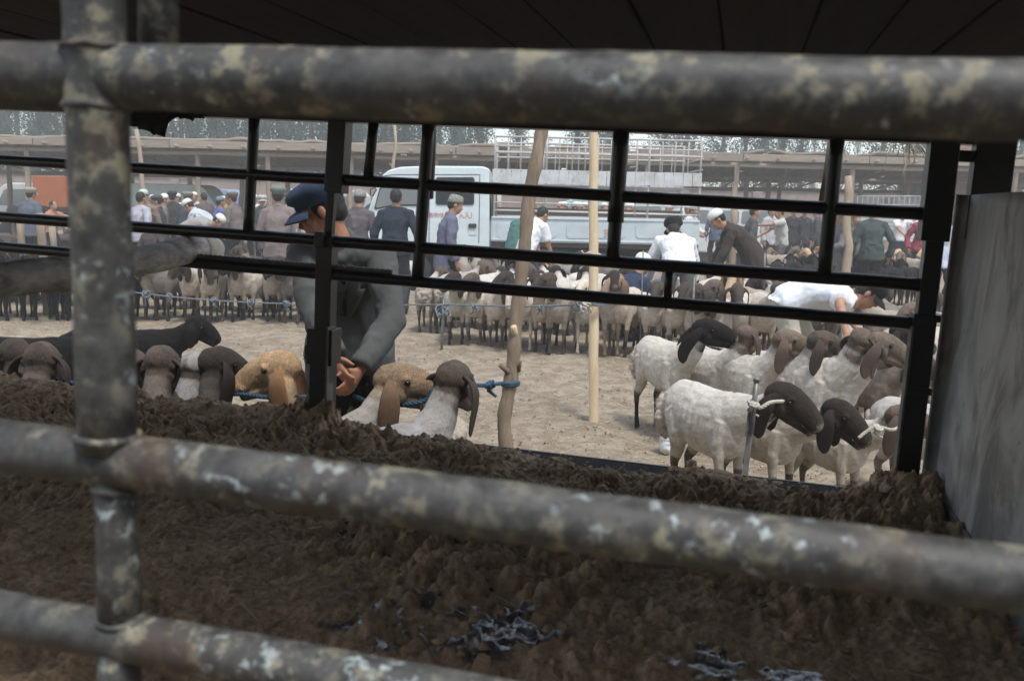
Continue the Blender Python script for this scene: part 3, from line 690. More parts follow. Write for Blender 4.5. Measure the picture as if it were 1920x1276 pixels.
    for s in (-1, 1): ey.ball(hl(.050, s * .0525, .020), (.0135, .0115, .0115), n=10, k=8)
    for s in (-1, 1): ey.ball(hl(.190, s * .022, -.018), (.008, .007, .005), n=8, k=6); ey.tube([hl(.196, s * .006, -.052), hl(.176, s * .034, -.050), hl(.148, s * .0375, -.044), hl(.122, s * .038, -.036)], [.003, .0034, .003, .001], n=6)
    k = len(V); V += ey.V; Fc += [tuple(i + k for i in q_) for q_ in ey.F]; A += [(1, 0, 0)] * len(ey.V); mi += [1] * len(ey.F)
    if fuzz:
        Vb = np.array([tuple(v) for v in V[:nb_]]); T = np.array([f[:3] for f in Fc if max(f) < nb_]); rg = np.random.default_rng(seed + 500); Ab = np.array(A[:nb_])
        ar = np.linalg.norm(np.cross(Vb[T[:, 1]] - Vb[T[:, 0]], Vb[T[:, 2]] - Vb[T[:, 0]]), axis=1); fi = rg.choice(len(T), fuzz, p=ar / ar.sum()); b1 = rg.random((fuzz, 1)); b2 = rg.random((fuzz, 1)) * (1 - b1)
        a0, a1, a2 = Vb[T[fi, 0]], Vb[T[fi, 1]], Vb[T[fi, 2]]; p = a0 + (a1 - a0) * b1 + (a2 - a0) * b2; nn = np.cross(a1 - a0, a2 - a0); nn /= np.linalg.norm(nn, axis=1, keepdims=True) + 1e-12
        att = Ab[T[fi, 0]]; ln = (.0028 + .0040 * rg.random((fuzz, 1))) * (1 - .55 * np.clip(att[:, :1], 0, 1)) * (1 + 2.6 * np.clip(att[:, 1:2], 0, 1) + 2.0 * wool)
        dr = nn + rg.normal(0, .55, (fuzz, 3)) + np.array([-.25, 0, -.35]); dr /= np.linalg.norm(dr, axis=1, keepdims=True); sd_ = np.cross(dr, rg.normal(0, 1, (fuzz, 3))); sd_ /= np.linalg.norm(sd_, axis=1, keepdims=True) + 1e-9; wd = .0006 + .0005 * rg.random((fuzz, 1))
        k = len(V); BV = np.stack([p - sd_ * wd - nn * .001, p + sd_ * wd - nn * .001, p + dr * ln], 1).reshape(-1, 3); BA = np.repeat(att, 3, 0)
        V += [Vector(v) for v in BV]; A += [tuple(x) for x in BA]; Fc += [(k + 3 * i, k + 3 * i + 1, k + 3 * i + 2) for i in range(fuzz)]; mi += [0] * fuzz
    me = new_mesh(name, V, Fc, [M_SHEEP, M_EYE, M_EAR]); me.polygons.foreach_set('material_index', mi)
    at2 = me.attributes.new('mark', 'FLOAT_COLOR', 'POINT'); C = np.ones((len(V), 4), np.float32); C[:, :3] = np.clip(np.array(A), 0, 1); at2.data.foreach_set('color', C.ravel())
    me['head'] = [tuple(hl(.10, 0, 0)), tuple(ne)][0]; me['neck'] = tuple(nb.lerp(ne, .55))
    return me
WHITE, CREAM, GREY, DARK, BLACK, TAN = (.60, .575, .53), (.53, .48, .40), (.36, .34, .32), (.075, .066, .06), (.010, .0095, .0095), (.42, .33, .23)
def sheep(me, loc, yaw, color=WHITE, face=.25, scale=1.0, label='', group=None, name='sheep', tilt=0.0):
    """yaw 0 faces +X (right in the picture), 90 faces away, -90 faces the camera"""
    o = put(name, me, loc=loc, rot=(0, R(tilt), R(yaw)), color=(*color, face)); o.scale = scale if isinstance(scale, tuple) else (scale,) * 3
    return tag(o, label, 'sheep', group)
# ================================================================== people
def mat_skin():
    t = NT('skin'); co = t.coord(); n = t.noise(co, 30, 4); oi = t.new('ShaderNodeObjectInfo')
    t.set(color=t.mix(t.ramp(n, [(.35, 0.0), (.7, .5)]), oi.outputs['Color'], t.mix(1.0, oi.outputs['Color'], (.72, .58, .5), 'MULTIPLY')), rough=.55, spec=.3)
    t.b.inputs['Subsurface Weight'].default_value = .12; t.b.inputs['Subsurface Radius'].default_value = (.012, .005, .003)
    t.bump(t.noise(co, 130, 3), .2, .001); return t.m
def mat_cloth():
    t = NT('cloth'); co = t.coord(); oi = t.new('ShaderNodeObjectInfo'); n = t.noise(co, 7, 5, .6); w = t.noise(co, 420, 2); d = t.noise(t.map(co, (1, 1, .5)), 16, 5, .6)
    c = t.mix(t.ramp(n, [(.35, 0.0), (.7, .4)]), oi.outputs['Color'], t.mix(1.0, oi.outputs['Color'], (.78, .74, .70), 'MULTIPLY'))
    c = t.mix(t.ramp(w, [(.4, 0.0), (.7, .25)]), c, t.mix(1.0, oi.outputs['Color'], (1.5, 1.5, 1.5), 'MULTIPLY'))
    t.set(color=c, rough=.9, spec=.15, sheen=.02); p = t.bump(d, .35, .012); t.bump(w, .35, .001, p); return t.m
def mat_stripe():
    t = NT('striped_cloth'); co = t.coord(); wv = t.new('ShaderNodeTexWave', wave_type='BANDS', bands_direction='Y'); t.lk(co, wv.inputs[0]); wv.inputs['Scale'].default_value = 14; wv.inputs['Distortion'].default_value = .6
    t.set(color=t.mix(t.ramp(wv.outputs[0], [(.4, 0.0), (.6, 1.0)]), (.62, .64, .66), (.34, .38, .42)), rough=.9, spec=.1); return t.m
def mat_doppa():
    t = NT('patterned_cap_cloth'); co = t.coord(); v = t.voro(co, 55); n = t.noise(co, 40, 3)
    t.set(color=t.mix(t.ramp(v, [(.25, 1.0), (.5, 0.0)]), (.20, .20, .175), (.40, .39, .35)), rough=.85, spec=.15); t.bump(v, .4, .003); return t.m
M_SKIN, M_CLOTH, M_STRIPE, M_DOPPA = mat_skin(), mat_cloth(), mat_stripe(), mat_doppa()
M_HAIR = simple_mat('black_hair', (.010, .009, .008), (.03, .027, .024), 90, .6, .6, 140, .004, stretch=(1, 1, .3))
SKIN = (.42, .235, .15)
def ik(a, b, l1, l2, hint):
    d = b - a; D = min(max(d.length, abs(l1 - l2) + .01), l1 + l2 - .003); dn = d.normalized(); end = a + dn * D
    x = (l1 * l1 - l2 * l2 + D * D) / (2 * D); h = math.sqrt(max(l1 * l1 - x * x, 1e-6))
    hv = Vector(hint); hv = hv - dn * hv.dot(dn)
    if hv.length < 1e-4: hv = dn.orthogonal()
    return a + dn * x + hv.normalized() * h, end
def fold(V, Fc, amp=.010, seed=0, st=(8, 8, 4.5)):
    V = np.asarray(V); N = vnormals(V, Fc); P = V + seed * 2.7
    wv = np.stack([vnoise(P, 4, seed + k) for k in range(3)], 1) * .08
    r = 1 - np.abs(vnoise(P + wv, st, seed + 3)) * 1.6
    d = amp * (np.clip(r, -.4, 1) - .35) + amp * .45 * (1 - 1.6 * np.abs(vnoise(P + wv, (20, 20, 9), seed + 7))) + amp * .2 * vnoise(P, 45, seed + 9)
    return V + N * d[:, None]
def cloth_mesh(name, mb, voxel, amp, seed, mat, smooth=3, st=(8, 8, 4.5)):
    V, Fc, A = remesh(mb, voxel, smooth); V = fold(V, Fc, amp, seed, st); return new_mesh(name, V, Fc, mat)
def hand_shape(mb, w, d, pn, side, curl, n=8, fine=False):
    """palm and five fingers: w wrist, d direction, pn palm normal, side +1 when the thumb lies along +across"""
    d = d.normalized(); pn = (pn - d * pn.dot(d)).normalized(); ac = d.cross(pn).normalized() * side
    mb.tube([w - d * .02, w + d * .03, w + d * .07, w + d * .092], [(.024, .019), (.034, .017), (.040, .015), (.038, .012)], hint=tuple(pn), n=n)
    for i, (off, ln) in enumerate(((.030, .072), (.010, .082), (-.010, .076), (-.029, .060))):
        b = w + d * (.085 - abs(off) * .12) + ac * off; c = curl * (1 + .12 * i); q = [b]; g = 0; fd = d + ac * off * 1.5; fd.normalize()
        for sg in (.45, .32, .23):
            g += c * (.7 if sg == .45 else 1.0); v = (fd * math.cos(g) + pn * math.sin(g)); q.append(q[-1] + v * ln * sg)
        mb.tube(q, [.0095, .009, .008, .0065], n=n)
    b = w + d * .03 + ac * .026; v1 = (d * .55 + ac * .75 + pn * .25).normalized(); v2 = (d * .85 + ac * .25 + pn * .45).normalized()
    mb.tube([b, b + v1 * .036, b + v1 * .036 + v2 * .03, b + v1 * .036 + v2 * .055], [.014, .0115, .0095, .007], n=n)
def figure(name, H=1.70, pelvis=(0, 0, None), lean=4, lean2=8, twist=0, head_p=0, head_y=0, hands=None, feet=None, elbow=None, curl=.35, palm=None, top='jacket', hem=.14, loose=1.0, hat=None, hair=True, voxel=.014, fine=False, seed=0, legs=True, sleeve=1.0, amp=.017, brim_y=0):
    """returns part meshes for a person facing +X; joints come from pose targets in metres"""
    k = H / 1.70; z0 = pelvis[2] if pelvis[2] is not None else .90 * k
    Pv = Vector((pelvis[0], pelvis[1], z0)); d1 = Vector((math.sin(R(lean)), 0, math.cos(R(lean)))); d2 = Vector((math.sin(R(lean2)), 0, math.cos(R(lean2))))
    Wa = Pv + d1 * .20 * k; Ch = Wa + (d1 + d2).normalized() * .16 * k; N = Ch + d2 * .15 * k
    fr = Vector((d2.z, 0, -d2.x)); y = Vector((0, 1, 0)); tw = Matrix.Rotation(R(twist), 3, d2); sd = tw @ y; fw = tw @ fr
    S = {s: N - d2 * .055 * k + sd * (s * .172 * k) for s in (1, -1)}
    hands = hands or {}; feet = feet or {}; elbow = elbow or {}; palm = palm or {}
    E = {}; Hn = {}
    for s in (1, -1):
        t = hands.get(s); t = Vector(t) if t is not None else S[s] + Vector((.06, s * .07, -.53 * k))
        E[s], Hn[s] = ik(S[s], t, .29 * k, .26 * k, elbow.get(s, (-.6, s * .5, -.2)))
    hp = {s: Pv + Vector((0, s * .088, -.02)) for s in (1, -1)}; K = {}; An = {}
    for s in (1, -1):
        t = Vector(feet.get(s, (.0, s * .10, .09))); K[s], An[s] = ik(hp[s], t, .42 * k, .42 * k, (1, s * .15, 0))
    nd = (d2 * .8 + Vector((math.cos(R(head_y)) * .35, math.sin(R(head_y)) * .2, .25))).normalized()
    hf = dirv(R(head_p), R(head_y)); hs = Vector((0, 0, 1)).cross(hf).normalized(); hu = hf.cross(hs).normalized()
    hc = N + nd * .042 * k + hu * .118 * k + hf * .018
    HM = Matrix((hf, hs, hu)).transposed(); hl = lambda x, yy, z: hc + (HM @ Vector((x, yy, z))) * k
    out = {}
    # ---- skin
    mb = MB(); nn = 14 if fine else 10
    mb.tube([Pv - d1 * .06, Pv, Wa, Ch, N - d2 * .04, N], [(.12, .08), (.145, .10), (.125, .09), (.145, .10), (.12, .07), (.06, .055)], hint=tuple(fr), n=nn)
    mb.tube([N - d2 * .03, N + nd * .04, hl(-.02, 0, -.06), hl(-.015, 0, 0)], [.066, .058, .058, .052], n=nn)
    mb.ball(hl(-.012, 0, .03), (.094 * k, .074 * k, .092 * k), HM); mb.ball(hl(.03, 0, -.035), (.062 * k, .058 * k, .078 * k), HM); mb.ball(hl(.052, 0, -.092), (.026 * k, .026 * k, .022 * k), HM)
    mb.ball(hl(.06, 0, .03), (.028 * k, .052 * k, .022 * k), HM)
    mb.tube([hl(.078, 0, .018), hl(.094, 0, -.008), hl(.106, 0, -.026), hl(.088, 0, -.036)], [.009, .011, .014, .010], n=8)
    for s in (1, -1):
        mb.ball(hl(.062, s * .036, -.018), (.026 * k, .022 * k, .022 * k), HM, 8, 6); mb.ball(hl(.094, s * .012, -.032), .009 * k, None, 6, 5)
        mb.ball(hl(-.012, s * .078, -.008), (.020 * k, .010 * k, .032 * k), HM @ Matrix.Rotation(-s * .35, 3, 'Z'), 10, 6)
    mb.ball(hl(.082, 0, -.056), (.014 * k, .024 * k, .0065 * k), HM, 8, 6); mb.ball(hl(.079, 0, -.069), (.013 * k, .021 * k, .0075 * k), HM, 8, 6)
    for s in (1, -1):
        mb.tube([S[s] - sd * s * .03, S[s], S[s].lerp(E[s], .5), E[s], E[s].lerp(Hn[s], .35), Hn[s]], [.05, .05, .044, .036, .036, .025], n=nn)
        fd = (Hn[s] - E[s]).normalized(); pn = Vector(palm.get(s, (0, -s * 1.0, 0)))
        hand_shape(mb, Hn[s], fd, pn, -s if s > 0 else -s, curl, 8)
        mb.tube([hp[s], hp[s].lerp(K[s], .5), K[s], K[s].lerp(An[s], .4), An[s]], [.07, .065, .05, .048, .034], hint=(1, 0, 0), n=nn)
        mb.tube([An[s] + Vector((-.04, 0, -.04)), An[s] + Vector((.06, 0, -.045)), An[s] + Vector((.15, s * .01, -.06))], [(.035, .04), (.038, .035), (.03, .02)], hint=(0, 0, 1), n=8)
    V, Fc, A = remesh(mb, voxel, 2 if not fine else 3); V = np.asarray(V); V[:, 2] = np.maximum(V[:, 2], .004)
    out['body'] = new_mesh(name + '_body', V, Fc, M_SKIN)
    if fine:
        e = MB()
        for s in (1, -1): e.tube([hl(.083, s * .020, .004), hl(.083, s * .032, .003), hl(.072, s * .045, .001)], [.0022, .0036, .002], n=6); e.tube([hl(.090, s * .014, .024), hl(.088, s * .032, .029), hl(.07, s * .048, .024)], [.004, .005, .003], n=6)
        e.tube([hl(.089, s * .0 - .022, -.0625), hl(.095, 0, -.0615), hl(.089, .022, -.0625)], .0016, n=5)
        out['brow'] = e.mesh(name + '_brow', M_HAIR)
    # ---- hair
    if hair:
        h = MB(); h.ball(hl(-.026, 0, .032), (.092 * k, .082 * k, .094 * k), HM, 16, 12); h.ball(hl(-.055, 0, -.02), (.055 * k, .066 * k, .055 * k), HM, 14, 8)
        V, Fc, A = remesh(h, .010 if fine else .016, 2); V = V + vnormals(V, Fc) * (.003 * vnoise(V, 70, seed))[:, None]; out['hair'] = new_mesh(name + '_hair', V, Fc, M_HAIR)
    # ---- hats
    if hat:
        h = MB()
        def ring_stack(rows, n=22, close=True):
            Vv = []; Ff = []
            for (cx, z, rx, ry, drop) in rows:
                for j in range(n):
                    g = 2 * math.pi * j / n; Vv.append(hl(cx + rx * math.cos(g), ry * math.sin(g), z + drop * math.cos(g)))
            m = len(rows)
            for i in range(m - 1):
                for j in range(n): a0 = i * n + j; b0 = i * n + (j + 1) % n; Ff.append((a0, b0, b0 + n, a0 + n))
            Vv.append(hl(rows[-1][0], 0, rows[-1][1] + .003)); c = len(Vv) - 1
            for j in range(n): Ff.append(((m - 1) * n + j, (m - 1) * n + (j + 1) % n, c))
            h.add(Vv, Ff)
        if hat == 'skull': ring_stack([(-.014, .036, .085, .069, .01), (-.014, .040, .103, .086, .01), (-.014, .075, .103, .087, .008), (-.014, .105, .095, .081, .005), (-.014, .128, .072, .062, 0), (-.014, .140, .04, .035, 0)]); mt = M_CLOTH
        if hat == 'doppa': ring_stack([(-.014, .030, .085, .069, .014), (-.014, .034, .105, .088, .014), (-.014, .060, .107, .091, .012), (-.014, .10, .100, .088, .008), (-.016, .128, .086, .078, .004), (-.018, .140, .05, .046, 0)]); mt = M_DOPPA
        if hat in ('flat', 'ball'):
            big = hat == 'flat'; a_ = 1.16 if big else 1.0
            ring_stack([(-.010, .030, .085, .070, .006), (-.010, .032, .106, .088, .006), (-.010, .056, .108, .090, .004), (-.012, .075, .112 * a_, .098 * a_, 0), (-.014, .105, .112 * a_, .098 * a_, -.004), (-.016, .128, .095 * a_, .082 * a_, -.006), (-.02, .142, .055 * a_, .05 * a_, -.004)], 28); mt = M_CLOTH
            # peak
            Vv = []; n = 13
            for (zt, ex) in ((0, 0), (1, 0)):
                for j in range(n):
                    g = R(-66) + R(132) * j / (n - 1); r1 = .10; L_ = (.072 if big else .082) * math.cos(g * .92) ** .6
                    for q in (0, .5, 1): Vv.append(hl(-.010 + (r1 + L_ * q) * math.cos(g), (.086 + L_ * q * .7) * math.sin(g), .040 - .030 * q * q - (.016 if big else .012) * (abs(math.sin(g)) ** 2) * 1.2 - .006 * zt))
            Ff = []
            for b_ in (0, 1):
                for j in range(n - 1):
                    for q in (0, 1):
                        a0 = b_ * n * 3 + j * 3 + q; f = (a0, a0 + 1, a0 + 4, a0 + 3); Ff.append(f if b_ == 0 else f[::-1])
            for j in range(n - 1): a0 = j * 3 + 2; Ff.append((a0, a0 + n * 3, a0 + 3 + n * 3, a0 + 3))
            h.add(Vv, Ff)
        V = np.array([tuple(v) for v in h.V])
        if hat == 'flat': V = V + (vnormals(V, h.F) * (.007 * vnoise(V, 26, 3) + .004 * vnoise(V, 60, 5))[:, None]) * (((V - np.array(hc)) @ np.array(hu)) > .05)[:, None]
        me = new_mesh(name + '_hat', V, h.F, mt); out['hat'] = me
        if hat == 'flat' or (hat == 'ball' and fine): me.polygons.foreach_set('use_smooth', [True] * len(me.polygons))
    # ---- upper garment
    j = MB(); L_ = loose; low = Pv - Vector((0, 0, 1)) * hem * k * .6 - d1 * hem * k * .4
    a5 = (.168 + .012 * (L_ - 1) * 3)
    j.tube([low, Pv, Wa, Ch, N - d2 * .045, N - d2 * .01], [(.192 * L_, .152 * L_), (.186 * L_, .146 * L_), (.158 * L_, .126 * L_), (.172 * L_, .128 * L_), (.140, .092), (.086, .080)] if hem > .08 else [(.160 * L_, .122 * L_), (.160 * L_, .122 * L_), (.152 * L_, .120 * L_), (.170 * L_, .126 * L_), (.140, .092), (.086, .080)], hint=tuple(fr), n=16, cap=.05)
    j.tube([S[1] - d2 * .005, N - d2 * .045 + sd * .09, N - d2 * .035, N - d2 * .045 - sd * .09, S[-1] - d2 * .005], [.055, .066, .070, .066, .055], n=12)
    for s in (1, -1):
        j.ball(S[s] - sd * s * .012 - d2 * .012, .058 * k)
        if sleeve >= 1: pts = [S[s] - sd * s * .05, S[s], S[s].lerp(E[s], .5), E[s], E[s].lerp(Hn[s], .5), Hn[s].lerp(E[s], .04)]; rr = [.058, .061, .061, .055, .051, .048]
        else: q = S[s].lerp(E[s], sleeve * 1.6 if sleeve < .6 else 1.0); pts = [S[s] - sd * s * .05, S[s], S[s].lerp(q, .5), q]; rr = [.058, .062, .068, .070]
        j.tube(pts, [r * L_ for r in rr], n=12, cap=.05)
    cr = []
    for i in range(13):
        g = 2 * math.pi * i / 12; cr.append(N + d2 * .026 + fw * (.070 * math.cos(g) + .004) + sd * .070 * math.sin(g) - d2 * .045 * max(0, math.cos(g)))
    j.tube(cr, .016, n=6)
    out['top'] = cloth_mesh(name + '_top', j, voxel * (1.0 if not fine else 1.5), amp, seed, M_CLOTH)
    # ---- trousers and shoes
    if legs:
        j = MB(); j.tube([Pv + d1 * .09, Pv, Pv - d1 * .08], [(.138, .104), (.148, .112), (.135, .105)], hint=(1, 0, 0), n=14)
        for s in (1, -1): j.tube([hp[s], hp[s].lerp(K[s], .5), K[s], K[s].lerp(An[s], .5), An[s] - Vector((0, 0, .015))], [.090, .085, .074, .071, .068], hint=(1, 0, 0), n=12, cap=.05)
        out['trousers'] = cloth_mesh(name + '_trousers', j, voxel * (1.0 if not fine else 1.5), amp * .9, seed + 5, M_CLOTH)
        for s in (1, -1):
            j = MB(); j.tube([An[s] + Vector((-.06, 0, -.045)), An[s] + Vector((0, 0, -.035)), An[s] + Vector((.08, 0, -.045)), An[s] + Vector((.19, s * .012, -.063))], [(.036, .04), (.042, .05), (.046, .038), (.036, .02)], hint=(0, 0, 1), n=10)
            V = np.array([tuple(v) for v in j.V]); V[:, 2] = np.maximum(V[:, 2], .003); out['shoe%d' % s] = new_mesh(name + '_shoes', V, j.F, M_CLOTH)
    out['_'] = dict(N=N, S=S, E=E, Hn=Hn, hc=hc, HM=HM, d1=d1, d2=d2, fw=fw, sd=sd, Pv=Pv, Wa=Wa, Ch=Ch, hl=hl, hf=hf, hu=hu)
    return out
PART = {'top': 'jacket', 'trousers': 'trousers', 'shoes': 'shoes', 'hat': 'cap', 'hair': 'hair', 'brow': 'eyebrows'}
def person(fig, loc, yaw, label, colors, skin=SKIN, group=None, top_name='jacket', scale=1.0, skip=(), mats=None):
    b = put('person', fig['body'], loc=loc, rot=(0, 0, R(yaw)), color=skin); b.scale = (scale,) * 3; tag(b, label, 'person', group)
    kids = {}
    for key, me in fig.items():
        if key in ('body', '_') or key in skip: continue
        nm = top_name if key == 'top' else ('shoe' if key.startswith('shoe') else PART[key])
        kids[key] = put(nm, me, b, color=colors.get('shoes' if key.startswith('shoe') else key, (.03, .028, .026)))
        if mats and key in mats: kids[key].material_slots[0].link = 'OBJECT'; kids[key].material_slots[0].material = mats[key]
    return b, kids
# ================================================================== background: trees, wall, shelters, vehicles
def hor(px): return 380 + .021 * (px - 960)
def gp(px, d):
    """ground point seen in picture column px at camera depth d"""
    p = at(px, hor(px), d); return Vector((p.x, p.y, 0))
def hz(px, py, d): return at(px, py, d).z
def mat_leaf():
    t = NT('poplar_leaves'); oi = t.new('ShaderNodeObjectInfo'); n = t.noise(t.coord(), 1.6, 4, .6); g = t.new('ShaderNodeNewGeometry')
    c = t.mix(t.ramp(n, [(.35, 0.0), (.7, 1.0)]), (.07, .13, .095), (.15, .22, .155)); c = t.mix(t.math('MULTIPLY', g.outputs['Random Per Island'], .5), c, (.10, .135, .085))
    t.set(color=c, rough=.7, spec=.2); tr = t.new('ShaderNodeBsdfTranslucent'); t.lk(c, tr.inputs[0]); mx = t.new('ShaderNodeMixShader'); mx.inputs[0].default_value = .4
    t.lk(t.b.outputs[0], mx.inputs[1]); t.lk(tr.outputs[0], mx.inputs[2]); t.lk(mx.outputs[0], t.out.inputs[0]); return t.m
M_LEAF = mat_leaf(); M_BARK = mat_plank('poplar_bark', (.12, .11, .09), (.24, .22, .19), 'z')
def poplar(seed, h, rad, n):
    rd = random.Random(seed); tr = MB(); k = 9
    tr.tube([(.05 * math.sin(i * 1.3 + seed), .05 * math.cos(i * 1.7), h * .92 * i / (k - 1)) for i in range(k)], [.15 * (1 - .9 * i / (k - 1)) + .01 for i in range(k)], hint=(1, 0, 0), n=8, cap=.02)
    limbs = []
    for i in range(26):
        z = 1.2 + (h * .8) * rd.random(); g = rd.uniform(0, 6.28); ln = rd.uniform(.8, 2.2); r = rad * rd.uniform(.5, 1)
        a = Vector((0, 0, z)); b = a + Vector((math.cos(g) * r * .6, math.sin(g) * r * .6, ln * .6)); c = a + Vector((math.cos(g) * r, math.sin(g) * r, ln * 1.2)); tr.tube([a, b, c], [.045, .028, .010], n=5); limbs.append((a, b, c))
    V = []; Fc = []
    for _ in range(n):
        if rd.random() < .75: a, b, c = rd.choice(limbs); s = rd.random(); p = a.lerp(b, s * 2) if s < .5 else b.lerp(c, s * 2 - 1); p = p + Vector((rd.gauss(0, .17), rd.gauss(0, .17), rd.gauss(0, .32)))
        else:
            z = .8 + (h - .8) * rd.random() ** .9; t_ = z / h; rr = rad * (min(1, t_ * 5 + .45) * (1 - max(0, t_ - .55) / .5)) * math.sqrt(rd.random()); g = rd.uniform(0, 6.28); p = Vector((rr * math.cos(g), rr * math.sin(g), z))
        # a spray of hanging leaves: small folded faces
        for q in range(2):
            sz = rd.uniform(.045, .11); d = Vector((rd.uniform(-1, 1), rd.uniform(-1, 1), rd.uniform(-1.3, .3))).normalized(); e = d.orthogonal().normalized(); e = (Matrix.Rotation(rd.uniform(0, 6.28), 3, d) @ e) * sz * .5; o = p + Vector((rd.gauss(0, .08), rd.gauss(0, .08), rd.gauss(0, .1))); k0 = len(V)
            V += [o, o + d * sz * .5 + e, o + d * sz * 1.1, o + d * sz * .5 - e]; Fc.append((k0, k0 + 1, k0 + 2, k0 + 3))
    return tr.mesh('trunk', M_BARK), new_mesh('crown', V, Fc, M_LEAF, smooth=False)
POP = [poplar(1, 13, 1.15, 7000), poplar(2, 12, 1.3, 7600), poplar(3, 14, 1.0, 6200), poplar(4, 12.5, .7, 3400)]
rd = random.Random(12); k = 0
TREES = [(x + rd.uniform(-8, 8), 46 + rd.uniform(-2, 2), rd.choice((0, 1, 2)), rd.uniform(.95, 1.15)) for x in range(-20, 940, 46)] + [(x + rd.uniform(-8, 8), 58 + rd.uniform(-3, 3), 1, rd.uniform(1.1, 1.35)) for x in range(-10, 900, 52)]
TREES += [(968, 46, 3, 1.0), (1078, 47, 3, 1.05), (1112, 46, 2, .9), (1150, 47, 0, .9), (1240, 46, 1, .9), (1283, 46, 0, 1.0), (1352, 46, 1, .95), (1392, 47, 1, 1.0), (1428, 46, 3, 1.1), (1462, 48, 3, 1.1), (1497, 47, 3, .9), (1562, 46, 3, 1.2), (1648, 45, 1, .95), (1692, 46, 1, 1.05), (1735, 46, 0, 1.0), (1800, 46, 1, 1.0), (1850, 47, 0, 1.0), (1905, 46, 1, 1.0), (1015, 60, 3, .8), (1140, 62, 2, .7), (1520, 64, 3, .6), (1600, 62, 3, .6)]
side_word = lambda px: 'left' if px < 640 else ('middle' if px < 1280 else 'right')
TREES.sort(); cnt = [0, 0]
def ordw(n): return ['first', 'second', 'third', 'fourth', 'fifth', 'sixth', 'seventh', 'eighth', 'ninth', 'tenth', 'eleventh', 'twelfth', 'thirteenth', 'fourteenth', 'fifteenth', 'sixteenth', 'seventeenth', 'eighteenth', 'nineteenth'][n] if n < 19 else ('%s-' % ('twenty', 'thirty', 'forty', 'fifty')[(n + 1) // 10 - 2] + ['', 'first', 'second', 'third', 'fourth', 'fifth', 'sixth', 'seventh', 'eighth', 'ninth'][(n + 1) % 10]).rstrip('-').replace('twenty', 'twenty') if (n + 1) % 10 else ('twentieth', 'thirtieth', 'fortieth', 'fiftieth')[(n + 1) // 10 - 2]
for px, d, v, sc in TREES:
    e = empty('poplar_tree', gp(px, d), rd.uniform(0, 6.28)); e.scale = (sc,) * 3
    far = d > 54
    cnt[far] += 1
    tag(e, ('%s hazy poplar from the left in the rear row behind the shelters' % ordw(cnt[1] - 1) if far else '%s green poplar from the left in the front row behind the shelters' % ordw(cnt[0] - 1)), 'tree', 'poplars behind the market')
    put('trunk', POP[v][0], e); put('crown', POP[v][1], e)
# mud-brick boundary wall with a pale coping
M_MUD = simple_mat('mud_brick_wall', (.26, .20, .17), (.36, .29, .25), 3, .95, .5, 24, .02)
def wall(px0, px1, d, h, label):
    a = gp(px0, d); b = gp(px1, d); mid = (a + b) / 2; ln = (b - a).length; e = empty('boundary_wall', mid); e.rotation_euler[2] = math.atan2(b.y - a.y, b.x - a.x)
    mb = MB(); mb.box((0, 0, h / 2), (ln, .35, h), None, .02); mb.build('wall_face', M_MUD, e, smooth=False)
    mb = MB(); mb.box((0, 0, h + .06), (ln + .1, .45, .116), None, .02); mb.build('coping', M_MUD, e, smooth=False)
    n = int(ln / 3)
    for i in range(n):
        mb = MB(); mb.box((-ln / 2 + (i + .5) * ln / n, -.23, h / 2), (.4, .11, h - .02), None, .02); mb.build('pier', M_MUD, e, smooth=False)
    tag(e, label, 'wall')
wall(-400, 930, 41, 2.35, 'low reddish mud-brick wall behind the left shelter'); wall(940, 2300, 39, 2.3, 'low reddish mud-brick wall behind the right shelter')
